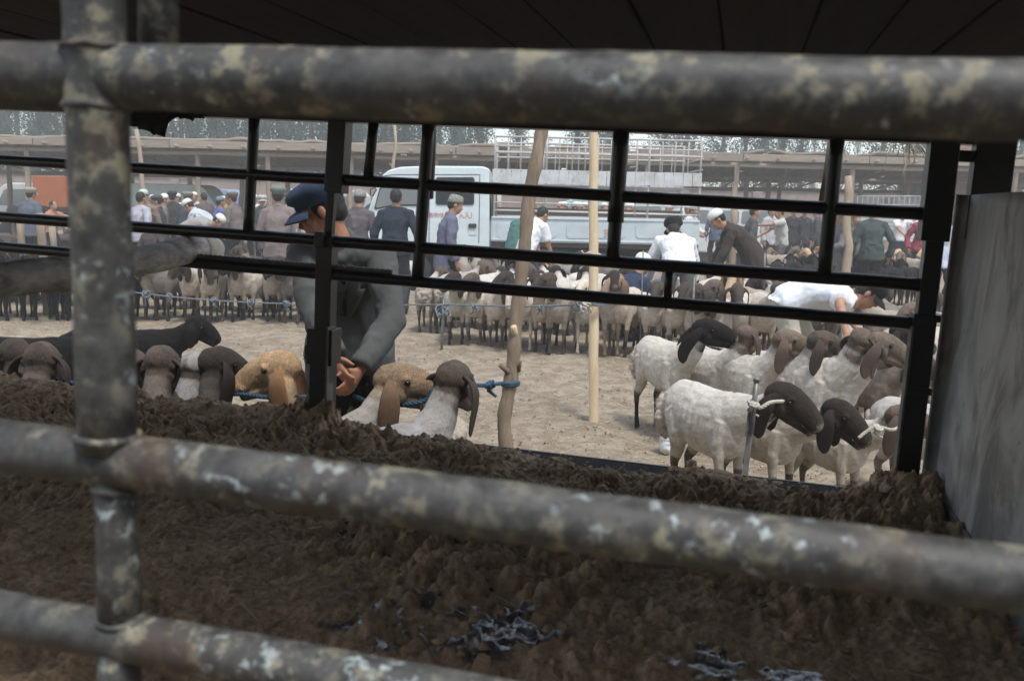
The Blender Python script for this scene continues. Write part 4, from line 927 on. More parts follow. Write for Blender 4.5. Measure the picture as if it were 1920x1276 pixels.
# reed-roofed shelters
M_REED = mat_plank('grey_reed_mat', (.19, .155, .12), (.34, .29, .23), 'x'); M_POLE = mat_plank('pale_shelter_pole', (.26, .20, .14), (.44, .36, .27), 'z'); M_BEAM = mat_plank('shelter_beam', (.25, .205, .16), (.40, .34, .27), 'x')
def crooked(mb, a, b, r0, r1, seed, wob=.03, n=7, seg=8):
    q = random.Random(seed); a = Vector(a); b = Vector(b); pts = []
    for i in range(n): s = i / (n - 1); pts.append(a.lerp(b, s) + Vector((q.uniform(-wob, wob), q.uniform(-wob, wob), q.uniform(-wob, wob) * .4)) * (1 if 0 < i < n - 1 else .3))
    mb.tube(pts, [(r0 + (r1 - r0) * i / (n - 1)) * q.uniform(.92, 1.08) for i in range(n)], n=seg, hint=(.2, 1, .1), cap=.1)
def shelter(pa, pb, d, hf, hb, depth, label, posts, seed):
    a = gp(pa, d); b = gp(pb, d); e = empty('market_shelter', (a + b) / 2); e.rotation_euler[2] = math.atan2(b.y - a.y, b.x - a.x); ln = (b - a).length; q = random.Random(seed)
    # front fascia of butted boards, each one a part
    x = -ln / 2
    while x < ln / 2 - .3:
        w = min(q.uniform(2.2, 3.8), ln / 2 - x); mb = MB(); mb.box((x + w / 2, q.uniform(-.02, .02), hf + q.uniform(-.015, .015)), (w - .02, .05, .20 + q.uniform(-.02, .03)), Matrix.Rotation(q.uniform(-.006, .006), 3, 'Y'), .01); mb.build('fascia_board', M_BEAM, e, smooth=False); x += w
    # uneven reed mat over sticks
    nx, ny = 90, 12; P = []
    for j in range(ny):
        for i in range(nx): P.append((-ln / 2 - .3 + (ln + .6) * i / (nx - 1), .05 + depth * j / (ny - 1), hf + .10 - (hf - hb) * j / (ny - 1)))
    P = np.array(P); P[:, 2] += .06 * fbm(P, 1.2, 3, seed) + .03 * vnoise(P, (5, 5, 5), seed + 4); Fc = [(j * nx + i, j * nx + i + 1, (j + 1) * nx + i + 1, (j + 1) * nx + i) for j in range(ny - 1) for i in range(nx - 1) if q.random() > .025]
    o = put('reed_roof', new_mesh('reed_roof', P, Fc, M_REED), e); so = o.modifiers.new('thick', 'SOLIDIFY'); so.thickness = .09; so.offset = 1
    n = int(ln / .9)
    for i in range(n):
        mb = MB(); xx = -ln / 2 + (i + .5) * ln / n + q.uniform(-.1, .1); crooked(mb, (xx, -.25, hf - .03), (xx + q.uniform(-.15, .15), depth + .2, hb - .08), .045, .03, seed * 100 + i, .03, 6, 6); mb.build('rafter', M_BEAM, e)
    for yy, zz in ((.35, hf - .20), (depth * .55, (hf + hb) / 2 - .16), (depth - .2, hb - .16)):
        mb = MB(); crooked(mb, (-ln / 2, yy, zz), (ln / 2, yy, zz), .07, .06, seed * 7 + int(yy * 10), .05, 14, 8); mb.build('beam', M_BEAM, e)
    for i, (ppx, row) in enumerate(posts):
        g0 = gp(ppx, d + (.35, depth * .55, depth - .2)[row]); loc = e.matrix_world.inverted() @ g0 if False else Matrix.Rotation(-e.rotation_euler[2], 4, 'Z') @ (g0 - e.location)
        top = (hf - .15, (hf + hb) / 2 - .12, hb - .12)[row]; mb = MB(); crooked(mb, (loc.x, loc.y, 0), (loc.x + q.uniform(-.12, .12), loc.y, top), .095, .075, seed * 31 + i, .03, 7, 9); mb.build('post', M_POLE, e)
    # ragged reeds hanging under the front
    V = []; Ff = []
    for i in range(int(ln * 34)):
        xx = q.uniform(-ln / 2, ln / 2); yy = q.uniform(.05, depth * .9); zt = hf + .02 - (hf - hb) * yy / depth; l_ = q.uniform(.05, .28) * (1 if q.random() < .9 else 2.0); dx = q.gauss(0, .12); k0 = len(V); w = .008
        V += [Vector((xx - w, yy, zt)), Vector((xx + w, yy, zt)), Vector((xx + dx + w * .5, yy, zt - l_)), Vector((xx + dx - w * .5, yy, zt - l_)), Vector((xx, yy + w, zt)), Vector((xx + dx, yy + w, zt - l_))]; Ff += [(0 + k0, 1 + k0, 2 + k0, 3 + k0), (1 + k0, 4 + k0, 5 + k0, 2 + k0), (4 + k0, 0 + k0, 3 + k0, 5 + k0)]
    o = put('hanging_reeds', new_mesh('hanging_reeds', V, Ff, M_REED, smooth=False), e); o['kind'] = 'stuff'
    tag(e, label, 'shelter')
shelter(-260, 935, 26, 3.02, 2.45, 6.5, 'long reed-roofed shelter on crooked poles behind the left crowd', [(55, 0), (120, 1), (20, 1), (376, 0), (357, 1), (450, 1), (505, 0), (535, 1), (655, 0), (735, 1), (820, 0), (890, 1), (-60, 0), (250, 1)], 3)
shelter(945, 2150, 27, 3.05, 2.45, 7, 'long reed-roofed shelter on crooked poles at right beyond the truck', [(1010, 0), (1120, 1), (1210, 0), (1372, 0), (1398, 1), (1437, 1), (1460, 2), (1589, 0), (1606, 1), (1700, 1), (1760, 0), (1840, 1), (1900, 0)], 5)
M_ROOFTILE = simple_mat('brown_gable', (.17, .10, .07), (.25, .16, .11), 8, .9, .4, 30, .01)
e = empty('small_gabled_hut', gp(1790, 33)); mb = MB(); mb.box((0, 0, 1.5), (3.2, 2.6, 3.0), None, .03); mb.build('wall_face', M_MUD, e, smooth=False)
mb = MB(); V = [(-2, -1.6, 2.95), (2, -1.6, 2.95), (2, 1.6, 2.95), (-2, 1.6, 2.95), (0, -1.6, 4.15), (0, 1.6, 4.15)]; mb.add(V, [(0, 1, 4), (2, 3, 5), (0, 4, 5, 3), (1, 2, 5, 4), (0, 3, 2, 1)]); mb.build('roof', M_ROOFTILE, e, smooth=False); tag(e, 'small hut with brown gabled roof peeking over the right shelter', 'hut')
# ---- white crew-cab truck
TD = 16.6; SC = TD / F_PX
def mat_paint(name, c, dirt=.35, rough=.35):
    t = NT(name); co = t.coord(); n = t.noise(co, 3, 6, .65); f = t.noise(t.map(co, (1, 1, .3)), 12, 5, .7)
    cc = t.mix(t.math('MULTIPLY', t.ramp(n, [(.42, 0.0), (.72, 1.0)]), dirt), c, tuple(k * q for k, q in zip(c, (.62, .56, .48)))); cc = t.mix(t.ramp(f, [(.60, 0.0), (.72, dirt)]), cc, (.30, .25, .20))
    t.set(color=cc, rough=t.ramp(n, [(.3, rough), (.7, rough + .3)]), spec=.4); return t.m
M_VW = mat_paint('white_truck_paint', (.66, .74, .74)); M_VB = mat_paint('pale_blue_drop_side', (.56, .63, .65), .5); M_VC = mat_paint('dirty_white_boards', (.60, .62, .62), .9, .5); M_CAGE = mat_paint('grey_cage_tube', (.50, .48, .46), .7, .5)
M_SEAM = simple_mat('dark_seam', (.02, .025, .025), (.04, .045, .045), 9, .6, 0); M_TYRE = simple_mat('tyre_rubber', (.015, .015, .015), (.03, .03, .03), 20, .85, .4, 60, .004)
M_WOODBED = mat_plank('brown_bed_boards', (.06, .048, .04), (.13, .105, .085), 'x')
def mat_glass(name, tint=(.03, .04, .045)):
    t = NT(name); t.set(color=tint, rough=.06, spec=.6); t.b.inputs['Transmission Weight'].default_value = .0; return t.m
M_DGLASS = mat_glass('dark_glass'); M_LGLASS = mat_glass('grey_glass', (.20, .22, .22)); M_RED = simple_mat('red_lettering', (.45, .10, .07), (.58, .22, .17), 40, .7, 0)
tk = empty('crew_cab_truck', gp(690, TD)); tk.rotation_euler[2] = R(0)
tag(tk, 'white crew-cab livestock truck with pale blue drop side and barred cage', 'truck')
X = lambda px: (px - 690) * SC
Z = lambda px, py: CAM_H + (hor(px) - py) * SC
prof = [(X(688), .75), (X(686), 1.05), (X(689), Z(690, 398)), (X(703), Z(703, 358)), (X(716), Z(716, 330)), (X(728), Z(728, 320)), (X(750), Z(750, 314)), (X(800), Z(800, 312)), (X(905), Z(905, 313)), (X(917), Z(917, 318)), (X(919), .75)]
def prism(name, prof, y0, y1, mat, parent, bev=.03):
    bm = bmesh.new(); vs = [bm.verts.new((x, y0, z)) for x, z in prof]; f = bm.faces.new(vs); r = bmesh.ops.extrude_face_region(bm, geom=[f]); bmesh.ops.translate(bm, verts=[v for v in r['geom'] if isinstance(v, bmesh.types.BMVert)], vec=(0, y1 - y0, 0))
    bmesh.ops.recalc_face_normals(bm, faces=bm.faces); 
    if bev: bmesh.ops.bevel(bm, geom=bm.edges[:], offset=bev, segments=3, affect='EDGES', profile=.6)
    me = bpy.data.meshes.new(name); bm.to_mesh(me); bm.free(); me.materials.append(mat); me.polygons.foreach_set('use_smooth', [False] * len(me.polygons)); return put(name, me, parent)
prism('cab', prof, 0, 1.75, M_VW, tk, .035)
def plate(name, pts, y, mat, parent, t=.012, inset=.02):
    """rounded flat panel a few mm proud of the side"""
    bm = bmesh.new(); vs = [bm.verts.new((x, y, z)) for x, z in pts]; f = bm.faces.new(vs); bm.normal_update()
    if inset: bmesh.ops.bevel(bm, geom=bm.verts[:], offset=inset, segments=4, affect='VERTICES')
    f = bm.faces[:]; r = bmesh.ops.extrude_face_region(bm, geom=f); bmesh.ops.translate(bm, verts=[v for v in r['geom'] if isinstance(v, bmesh.types.BMVert)], vec=(0, -t, 0)); bmesh.ops.recalc_face_normals(bm, faces=bm.faces)
    me = bpy.data.meshes.new(name); bm.to_mesh(me); bm.free(); me.materials.append(mat); return put(name, me, parent)
pq = lambda L_: [(X(a), Z(a, b)) for a, b in L_]
w1 = plate('window', pq([(701, 393), (712, 352), (722, 346), (786, 346), (786, 386), (740, 386)]), -.001, M_SEAM, tk); plate('pane', pq([(704, 390), (714, 354), (723, 349), (783, 349), (783, 383), (741, 383)]), -.014, M_LGLASS, w1, .004)
w2 = plate('window', pq([(817, 333), (889, 333), (889, 384), (817, 384)]), -.001, M_SEAM, tk); plate('pane', pq([(820, 336), (886, 336), (886, 381), (820, 381)]), -.014, M_DGLASS, w2, .004)
def line(parent, pts, r=.006, name='door_seam', mat=None, y=-.003):
    mb = MB(); mb.tube([Vector((x, y, z)) for x, z in pq(pts)], r, hint=(0, 1, 0), n=6); return mb.build(name, mat or M_SEAM, parent)
line(tk, [(805, 333), (805, 455)]); line(tk, [(899, 330), (899, 455)]); line(tk, [(716, 331), (740, 328), (900, 328)], .005); line(tk, [(792, 345), (790, 455)])
hd_ = plate('door_handle', pq([(879, 419), (894, 419), (894, 427), (879, 427)]), -.001, M_SEAM, tk, .03, .01)
plate('fuel_flap', pq([(880, 430), (894, 430), (894, 440), (880, 440)]), -.002, M_VW, tk, .008, .01)
line(tk, [(703, 352), (697, 356), (696, 366), (701, 368), (708, 356), (703, 352)], .012, 'mirror', M_SEAM, -.12)
def lettering(txt, px, py, size, parent, y=-.004):
    c = bpy.data.curves.new('lettering', 'FONT'); c.body = txt; c.size = size; c.extrude = .001; c.align_x = 'CENTER'; c.materials.append(M_RED)
    o = bpy.data.objects.new('lettering', c); _tmp_scene.collection.objects.link(o); _tmp_scene.view_layers[0].update(); me = bpy.data.meshes.new_from_object(o.evaluated_get(_tmp_scene.view_layers[0].depsgraph)); bpy.data.objects.remove(o); me.name = 'lettering'
    o = bpy.data.objects.new('lettering', me); o.location = (X(px), y, Z(px, py)); o.rotation_euler = (R(90), 0, 0); link(o, parent)
lettering('浩物信', 818, 407, .10, tk); lettering('ملال', 874, 406, .11, tk); lettering('上', 781, 404, .09, tk)
# cargo body
bx0, bx1 = 922, 1314
for yy, nm in ((0, 'drop_side'), (1.75, 'drop_side')):
    mb = MB(); z0, z1 = Z(1100, 456), Z(1100, 409); mb.box(((X(bx0) + X(bx1)) / 2, yy + .02, (z0 + z1) / 2), (X(bx1) - X(bx0), .05, z1 - z0), None, .01); ds = mb.build(nm, M_VB, tk, smooth=False)
    if yy == 0:
        for k in range(3):
            a = bx0 + 12 + k * 130; plate('pressed_panel', pq([(a, 419), (a + 110, 419), (a + 110, 446), (a, 446)]), -.004, M_VB, ds, .012, .03)
        for zz in (411, 452): mb = MB(); mb.box(((X(bx0) + X(bx1)) / 2, -.012, Z(1100, zz)), (X(bx1) - X(bx0) - .02, .022, .03), None, .006); mb.build('rib', M_VB, ds, smooth=False)
lettering('客', 1021, 441, .16, tk, -.02); lettering('货', 1141, 443, .16, tk, -.02)
mb = MB(); mb.box(((X(bx0) + X(bx1)) / 2, .89, .88), (X(bx1) - X(bx0), 1.70, .08)); mb.build('bed_floor', M_WOODBED, tk, smooth=False)
mb = MB(); mb.box((X(bx0) + .03, .89, Z(930, 380)), (.05, 1.66, .62)); mb.build('headboard', M_WOODBED, tk, smooth=False)
mb = MB(); mb.box(((X(bx0) + X(bx1)) / 2, 1.80, Z(1100, 401)), (X(bx1) - X(bx0), .03, .16)); mb.build('side_board', M_WOODBED, tk, smooth=False)
for yy in (0.0, 1.75):
    n = 22; wd = (X(bx1) - X(bx0)) / n
    for k in range(n):
        mb = MB(); mb.box((X(bx0) + (k + .5) * wd, yy, Z(1118, 334) + .003 * math.sin(k * 2.1)), (wd - .012, .02, .235)); mb.build('upper_board', M_VC, tk, smooth=False)
    def tubeline(pts, r, nm): mb = MB(); mb.tube([Vector((X(a), yy + .035, Z(a, b))) for a, b in pts], r, hint=(0, 1, 0), n=6); mb.build(nm, M_CAGE, tk)
    for (l, r_) in ((258, 267), (275, 284), (287, 296), (319, 328), (345, 355), (362, 372), (379, 389), (394, 404)): tubeline([(bx0 + 3, l), (bx1, r_)], .018 if l in (258, 287, 319) else .013, 'cage_rail')
    for k in range(17): a = bx0 + 5 + k * (bx1 - bx0 - 8) / 16; s = 9 * k / 16; tubeline([(a, 258 + s), (a, 320 + s)], .012 if k % 4 else .02, 'cage_bar')
    for k in range(5): a = bx0 + 5 + k * (bx1 - bx0 - 8) / 4; tubeline([(a, 318 + k * 2), (a, 408)], .02, 'cage_post')
for zz in (270, 300, 320, 345, 370): mb = MB(); mb.tube([(X(bx1), .0, Z(bx1, zz)), (X(bx1), 1.75, Z(bx1, zz))], .014, hint=(0, 0, 1), n=6); mb.build('cage_rail', M_CAGE, tk)
for xw in (770, 1215, 1160):
    for yy in (.12, 1.55):
        w = MB(); c = Vector((X(xw), yy, .36)); w.tube([c + Vector((0, -.11, 0)), c + Vector((0, -.09, 0)), c + Vector((0, .09, 0)), c + Vector((0, .11, 0))], [.30, .36, .36, .30], hint=(1, 0, 0), n=28, cap=.02); t_ = w.build('wheel', M_TYRE, tk)
        w = MB(); w.tube([c + Vector((0, -.125, 0)), c + Vector((0, .02, 0))], [.19, .19], hint=(1, 0, 0), n=20, cap=.1); w.build('rim', M_CAGE, t_)
mb = MB(); mb.box((X(1000), .88, .70), (X(bx1) - X(700), .9, .16)); mb.build('chassis', M_SEAM, tk, smooth=False)
mb = MB(); mb.tube([(X(1322), -.25, 1.0), (X(1330), -.25, .9), (X(1330), -.25, .05)], [.05, .07, .07], n=10); 
# ---- minivans behind the left crowd
def van(px, d, ln, h, col, label, yaw=0):
    e = empty('parked_van', gp(px, d), yaw); m = mat_paint('van_paint_%d' % px, col, .3)
    pr = [(0, .35), (-.02, .9), (.12, 1.12), (.62, h - .12), (.85, h), (ln - .25, h), (ln - .05, h - .2), (ln, .5), (ln - .05, .35)]
    prism('body', pr, 0, 1.6, m, e, .05)
    for (a, b) in ((.55, .27), (.60 * ln / 2, 0)): pass
    xs_ = [.72, ln * .42, ln * .68, ln - .18]
    for i in range(3):
        z0 = 1.16; z1 = h - .22; o = plate('window', [(xs_[i] + (.0 if i else -.30), z0), (xs_[i + 1] - .06, z0), (xs_[i + 1] - .06, z1), (xs_[i] + .02, z1)], -.002, M_LGLASS, e, .008, .03)
    for xx in (.75, ln - .75):
        w = MB(); c = Vector((xx, .1, .3)); w.tube([c + Vector((0, -.12, 0)), c + Vector((0, .1, 0))], [.30, .30], hint=(1, 0, 0), n=20, cap=.05); w.build('wheel', M_TYRE, e)
    for zz, yy in ((.85, .25), (.85, 1.35)): mb = MB(); mb.ball((-.02, yy, zz), (.05, .13, .09), n=10, k=6); mb.build('headlight', M_LGLASS, e)
    tag(e, label, 'van')
van(448, 31, 3.9, 1.98, (.62, .72, .70), 'pale mint minivan parked behind the crowd under the left shelter', R(180)); van(470, 34, 4.2, 1.95, (.72, .74, .74), 'white minivan parked behind the crowd near the shelter pole'); van(-30, 33, 4.2, 1.95, (.70, .72, .72), 'white minivan parked at the far left behind the market'); van(250, 35, 3.8, 1.9, (.30, .38, .55), 'bluish minivan half hidden behind the left crowd'); van(655, 30, 2.6, 1.6, (.22, .32, .50), 'blue car showing beside the truck cab window')
van(1020, 26.5, 3.6, 1.8, (.40, .55, .52), 'green minivan seen through the barred cage of the white truck'); van(1245, 26, 3.2, 1.75, (.70, .72, .72), 'white van seen through the rear bars of the white truck')
# orange cart board at far left
M_ORANGE = mat_paint('orange_board', (.36, .115, .045), .3, .6)
e = empty('orange_cart', gp(104, 24)); mb = MB(); mb.box((0, 0, 1.62), (1.15, .06, .86), None, .02); mb.build('side_board', M_ORANGE, e, smooth=False); mb = MB(); mb.box((.0, .5, 1.16), (1.3, 1.0, .08), None, .01); mb.build('cart_bed', M_WOODBED, e, smooth=False)
for sx in (-.4, .4):
    w = MB(); w.tube([(sx, -.08, .33), (sx, .06, .33)], [.33, .33], hint=(1, 0, 0), n=20, cap=.03); w.build('wheel', M_TYRE, e)
for sx in (-.5, .5): mb = MB(); mb.box((sx, .2, .85), (.06, .06, .6)); mb.build('leg', M_WOODBED, e, smooth=False)
tag(e, 'cart with a bright orange side board behind the boy', 'cart')
# distant livestock truck at right with white rails
e = empty('stock_truck', gp(1600, 27.5)); s_ = 27.5 / F_PX; XX = lambda px: (px - 1600) * s_; ZZ = lambda px, py: CAM_H + (hor(px) - py) * s_
mb = MB(); mb.box((XX(1675), .9, ZZ(1675, 420)), (XX(1745) - XX(1605), 1.8, .95), None, .02); mb.build('cargo_box', M_VC, e, smooth=False)
for zz in (405, 413, 421, 429, 437): mb = MB(); mb.box((XX(1675), -.02, ZZ(1675, zz)), (XX(1745) - XX(1605), .03, .045), None, .005); mb.build('side_slat', M_VC, e, smooth=False)
for k in range(15): a = 1606 + k * 9.8; mb = MB(); mb.tube([(XX(a), 0, ZZ(a, 400)), (XX(a), 0, ZZ(a, 368))], .014, hint=(0, 1, 0), n=6); mb.build('rail_bar', M_VC, e)
for zz in (368, 384): mb = MB(); mb.tube([(XX(1606), 0, ZZ(1606, zz)), (XX(1745), 0, ZZ(1745, zz))], .022, hint=(0, 0, 1), n=6); mb.build('rail', M_VC, e)
for xx in (1630, 1720): w = MB(); w.tube([(XX(xx), .0, .45), (XX(xx), .25, .45)], [.45, .45], hint=(1, 0, 0), n=20, cap=.03); w.build('wheel', M_TYRE, e)
tag(e, 'distant pale stock truck with white railings carrying sheep at right', 'truck')
# ---- poles and stakes in the yard
M_KNOT = mat_plank('peeled_poplar_pole', (.17, .135, .10), (.36, .28, .20), 'z'); M_PALE = mat_plank('fresh_yellow_pole', (.58, .45, .28), (.72, .59, .40), 'z')
mb = MB(); a = at(942, 870, 5.0); b0 = at(985, 500, 5.05); c0 = at(1022, 200, 5.1)
ctrl = [at(957, 1010, 5.0), at(951, 860, 5.0), at(945, 790, 5.0), at(953, 740, 5.0), at(962, 680, 5.0), at(966, 620, 5.0), at(974, 545, 5.02), at(983, 470, 5.02), at(992, 370, 5.05), at(1006, 300, 5.05), at(1018, 230, 5.08), at(1030, 140, 5.1)]
pts = curve3(ctrl, 60); rr = [.0385 - .004 * i / 59 + .0025 * math.sin(i * 1.1) + .0015 * math.sin(i * 2.7) for i in range(60)]; mb.tube(pts, rr, n=18, hint=(0, 1, 0))
kp = mb.build('knotty_pole', M_KNOT)
def stub(a, b, r, mat, parent): m_ = MB(); m_.tube([a, a.lerp(b, .5), b], [r * 1.25, r, r * .9], n=12, cap=.05); return m_.build('cut_branch', mat, parent)
stub(at(958, 702, 4.985), at(938, 684, 4.95), .015, M_KNOT, kp); stub(at(966, 632, 4.99), at(963, 612, 4.945), .018, M_PALE, kp); stub(at(972, 695, 4.99), at(976, 676, 4.95), .010, M_KNOT, kp)
tag(kp, 'crooked knotty wooden pole with cut branch stubs, tied with blue rope', 'pole')
mb = MB(); a = ground(1115, 793); a.z = -.2; b = at(1113, 180, 6.95); q = random.Random(5); pts = [a.lerp(b, i / 24) + Vector((q.uniform(-.003, .003), 0, 0)) for i in range(25)]; mb.tube(pts, [.038 - .006 * i / 24 + q.uniform(-.001, .001) for i in range(25)], n=16, hint=(0, 1, 0)); yp = mb.build('peeled_pole', M_PALE); tag(yp, 'straight pale yellow peeled pole standing in the yard', 'pole')
M_IRON = simple_mat('dull_iron', (.12, .115, .11), (.26, .25, .24), 30, .5, .3, 80, .001, metal=.4)
def iron(px0, py0, px1, py1, d, r, label, n=8, name='iron_stake'):
    mb = MB(); a = at(px0, py0, d); b = at(px1, py1, d); mb.tube([a, a.lerp(b, .5), b], r, n=n, hint=(0, 1, 0)); tag(mb.build(name, M_IRON), label, 'stake')
iron(1302, 520, 1297, 640, 9.2, .010, 'thin ribbed iron stake among the roped sheep, near the white shirt'); iron(1206, 470, 1200, 655, 10.0, .008, 'thin iron stake beside the crouching person'); iron(556, 430, 558, 615, 12.0, .010, 'thin iron stake beside the left sheep row'); iron(1434, 475, 1433, 540, 9.5, .011, 'short iron stake before the man in brown'); iron(832, 560, 828, 655, 10.2, .014, 'leaning iron stake with blue rag below the rope')
e = empty('angle_iron_stake', at(1400, 890, 3.80)); 
mb = MB(); a = at(1420, 712, 3.80); b = at(1391, 960, 3.80); ax = (a - b).normalized(); rot = Vector((0, 0, 1)).rotation_difference(ax).to_matrix(); c = (a + b) / 2
o = MB(); o.box(c - e.location + Vector((-.008, 0, -.05)), (.024, .005, (a - b).length * .70), rot, .001); o.build('flat_bar', M_IRON, e, smooth=False)
o = MB(); p0 = at(1419, 712, 3.78) - e.location; p1 = at(1408, 812, 3.78) - e.location; o.tube([p0, p1], [.011, .011], n=14, hint=(0, 1, 0), cap=.05); o.build('pin', M_IRON, e)
o = MB(); o.box(at(1406, 795, 3.79) - e.location, (.028, .010, .10), rot, .002); o.build('socket', M_IRON, e, smooth=False); o = MB(); o.tube([p0 + Vector((0, 0, -.004)), p0 + Vector((0, 0, .008))], [.016, .014], n=14, hint=(0, 1, 0), cap=.1); o.build('cap', M_IRON, e)
tag(e, 'upright angle-iron stake in front of the white sheep with dark head', 'stake')
for (px, y0, y1, d, r, lab) in [(78, 400, 610, 12.3, .06, 'thick pale fence post among black sheep at far left'), (40, 405, 575, 13.3, .055, 'pale fence post left of the thick one at far left'), (100, 425, 560, 13.6, .05, 'leaning brown fence post behind the thick pale one'), (1380, 388, 560, 18, .07, 'pale post behind the man in brown')]:
    mb = MB(); b = gp(px, d); b.z = -.1; t_ = at(px - 3, y0, d); crooked(mb, b, t_, r, r * .9, px, .012, 6, 12); tag(mb.build('fence_post', M_POLE), lab, 'post')
mb = MB(); crooked(mb, gp(283, 21), at(256, 243, 21), .06, .045, 9, .03, 9, 10); tag(mb.build('leaning_pole', M_POLE), 'long thin pale pole leaning beside the left crowd', 'pole')
mb = MB(); crooked(mb, gp(735, 19.5), at(741, 235, 19.5), .055, .03, 19, .05, 9, 10); tag(mb.build('leaning_pole', M_POLE), 'thin pale upright stick in front of the truck windscreen', 'pole')
mb = MB(); crooked(mb, gp(1600, 14), at(1590, 330, 14.2), .075, .055, 29, .03, 9, 10); tag(mb.build('leaning_pole', M_POLE), 'pale pole beside the man in dark green at right', 'pole')
# ================================================================== sheep in the yard
ORD = ['first', 'second', 'third', 'fourth', 'fifth', 'sixth', 'seventh', 'eighth', 'ninth', 'tenth', 'eleventh', 'twelfth', 'thirteenth', 'fourteenth', 'fifteenth', 'sixteenth', 'seventeenth', 'eighteenth', 'nineteenth', 'twentieth', 'twenty-first', 'twenty-second', 'twenty-third', 'twenty-fourth']
NECKS = {}
def by_head(me, px, py, d, yaw, color, face, label, scale=None, group=None, tilt=0, squash=None):
    """stand a sheep so that its head comes to picture point (px, py) at depth d"""
    t = at(px, py, d); h = Vector(me['head']); sc = scale or min(1.05, max(.72, t.z / h.z))
    if squash: sc = (sc * squash[0], sc * squash[1], sc * squash[2])
    S_ = Matrix.Diagonal(sc if isinstance(sc, tuple) else (sc,) * 3); o = Matrix.Rotation(R(yaw), 3, 'Z') @ (S_ @ h)
    ob = sheep(me, Vector((t.x - o.x, t.y - o.y, 0)), yaw, color, face, sc, label, group)
    NECKS[label] = Vector((t.x - o.x, t.y - o.y, 0)) + Matrix.Rotation(R(yaw), 3, 'Z') @ (S_ @ Vector(me['neck'])); return ob
hv = .0068
# left roped heads, facing away from the truck
G1 = 'sheep roped along the truck side at left'
by_head(sheep_mesh('s_a1', 62, 10, -12, 25, voxel=hv, fuzz=9000, seed=1), 16, 668, 4.35, 100, (.20, .165, .145), .30, 'dark brown sheep at the far left edge of the blue rope', group=G1)
by_head(sheep_mesh('s_a2', 66, 0, -25, 0, voxel=hv, fuzz=9000, seed=2, ear_back=.0), 95, 676, 4.25, 92, (.30, .25, .215), .42, 'grey-brown sheep seen from behind with splayed ears at far left', group=G1)
by_head(sheep_mesh('s_a4', 60, 0, -15, 10, voxel=.011, fuzz=5000, seed=4), 262, 694, 4.4, 80, (.28, .25, .23), .4, 'grey sheep half hidden behind the chipped upright', group=G1)
by_head(sheep_mesh('s_a5', 68, 0, -28, -5, voxel=hv, fuzz=9000, seed=5, ear_back=.0), 320, 688, 4.2, 90, (.33, .29, .265), .42, 'grey-brown sheep seen from behind, just right of the chipped upright', group=G1)
by_head(sheep_mesh('s_a6', 58, 0, -35, 10, voxel=hv, fuzz=9000, seed=6, ear_back=.3, piebald=1.0), 382, 706, 4.2, 78, (.42, .41, .40), .30, 'piebald white and grey sheep head between grey-brown and dark ones', group=G1)
by_head(sheep_mesh('s_a7', 66, 0, -18, -35, voxel=hv, fuzz=9000, seed=7), 440, 692, 4.2, 92, (.125, .112, .105), .25, 'dark grey sheep with head turned right, left of the tan sheep', group=G1)
by_head(sheep_mesh('s_a8', 72, 0, -14, 82, voxel=hv, fuzz=9000, seed=8, ear_back=.15, neck_len=.25), 484, 696, 4.1, 92, (.46, .35, .235), .74, 'tan sheep with orange-lined ears looking left', group=G1)
# held black sheep and the two right of the stake
BLACK_HEAD = at(693, 728, 4.32)
by_head(sheep_mesh('s_a9', 50, 0, -32, 10, voxel=hv, fuzz=9000, seed=9, ear_back=.6), 694, 735, 4.2, 14, BLACK, .0, 'black sheep whose head the man in the grey jacket holds')
by_head(sheep_mesh('s_a10', 52, 0, -8, -28, voxel=hv, fuzz=9000, seed=10, ear_back=.1), 788, 720, 4.0, 36, (.50, .475, .43), .60, 'grey-tan sheep facing right beside the man in the grey jacket')
by_head(sheep_mesh('s_a11', 60, 0, -20, 20, voxel=hv, fuzz=9000, seed=11, ear_back=.05), 868, 702, 4.05, 46, (.50, .49, .48), .36, 'pale grey sheep with dark head seen from behind, nearest the knotty pole')
sheep(sheep_mesh('s_a12', 25, 0, -60, 0, voxel=.011, fuzz=5000, seed=12, wool=.9), gp(846, 4.75), 100, CREAM, .5, .72, 'woolly cream sheep behind the dark-headed one by the knotty pole')
# loose black sheep
sheep(sheep_mesh('s_b', 33, 0, -28, 6, voxel=.009, fuzz=5000, seed=13, tail=1.5, legs=(.05, -.05, .04, -.06), neck_len=.23, ear=.85, hs=1.0, bl=.98, bw=1.0), gp(222, 6.4), 4, (.013, .012, .012), .0, 1.0, 'black sheep with a fuzzy brown rump standing loose and facing right')
sheep(sheep_mesh('s_b2', 20, 0, -40, 0, voxel=.011, fuzz=5000, seed=14), gp(30, 6.0), 15, (.012, .012, .012), .0, .98, 'black sheep behind the roped heads at the far left')
# right group
G2 = 'sheep roped in the right-hand line'
by_head(sheep_mesh('s_r1', 50, 12, -6, 46, voxel=hv, fuzz=9000, seed=21, ear_back=.9, legs=(0, .05, .04, -.05), tail=1.3, bl=.68, bw=.80), 1350, 626, 6.2, -66, (0.702, 0.672, 0.610), .02, 'white sheep with black head at the left end of the right-hand rope', group=G2)
by_head(sheep_mesh('s_r2', 62, 18, -24, 92, voxel=.010, fuzz=5000, seed=22, ear_back=-.1, bl=.68, bw=.80), 1410, 640, 6.35, -66, (0.714, 0.690, 0.647), .45, 'white sheep with grey head turned away, second on the right-hand rope', group=G2)
by_head(sheep_mesh('s_r3', 58, 14, -12, 44, voxel=hv, fuzz=9000, seed=23, bl=.68, bw=.80), 1500, 648, 6.0, -64, (0.702, 0.678, 0.622), .52, 'white sheep with tan-grey face, third on the right-hand rope', group=G2)
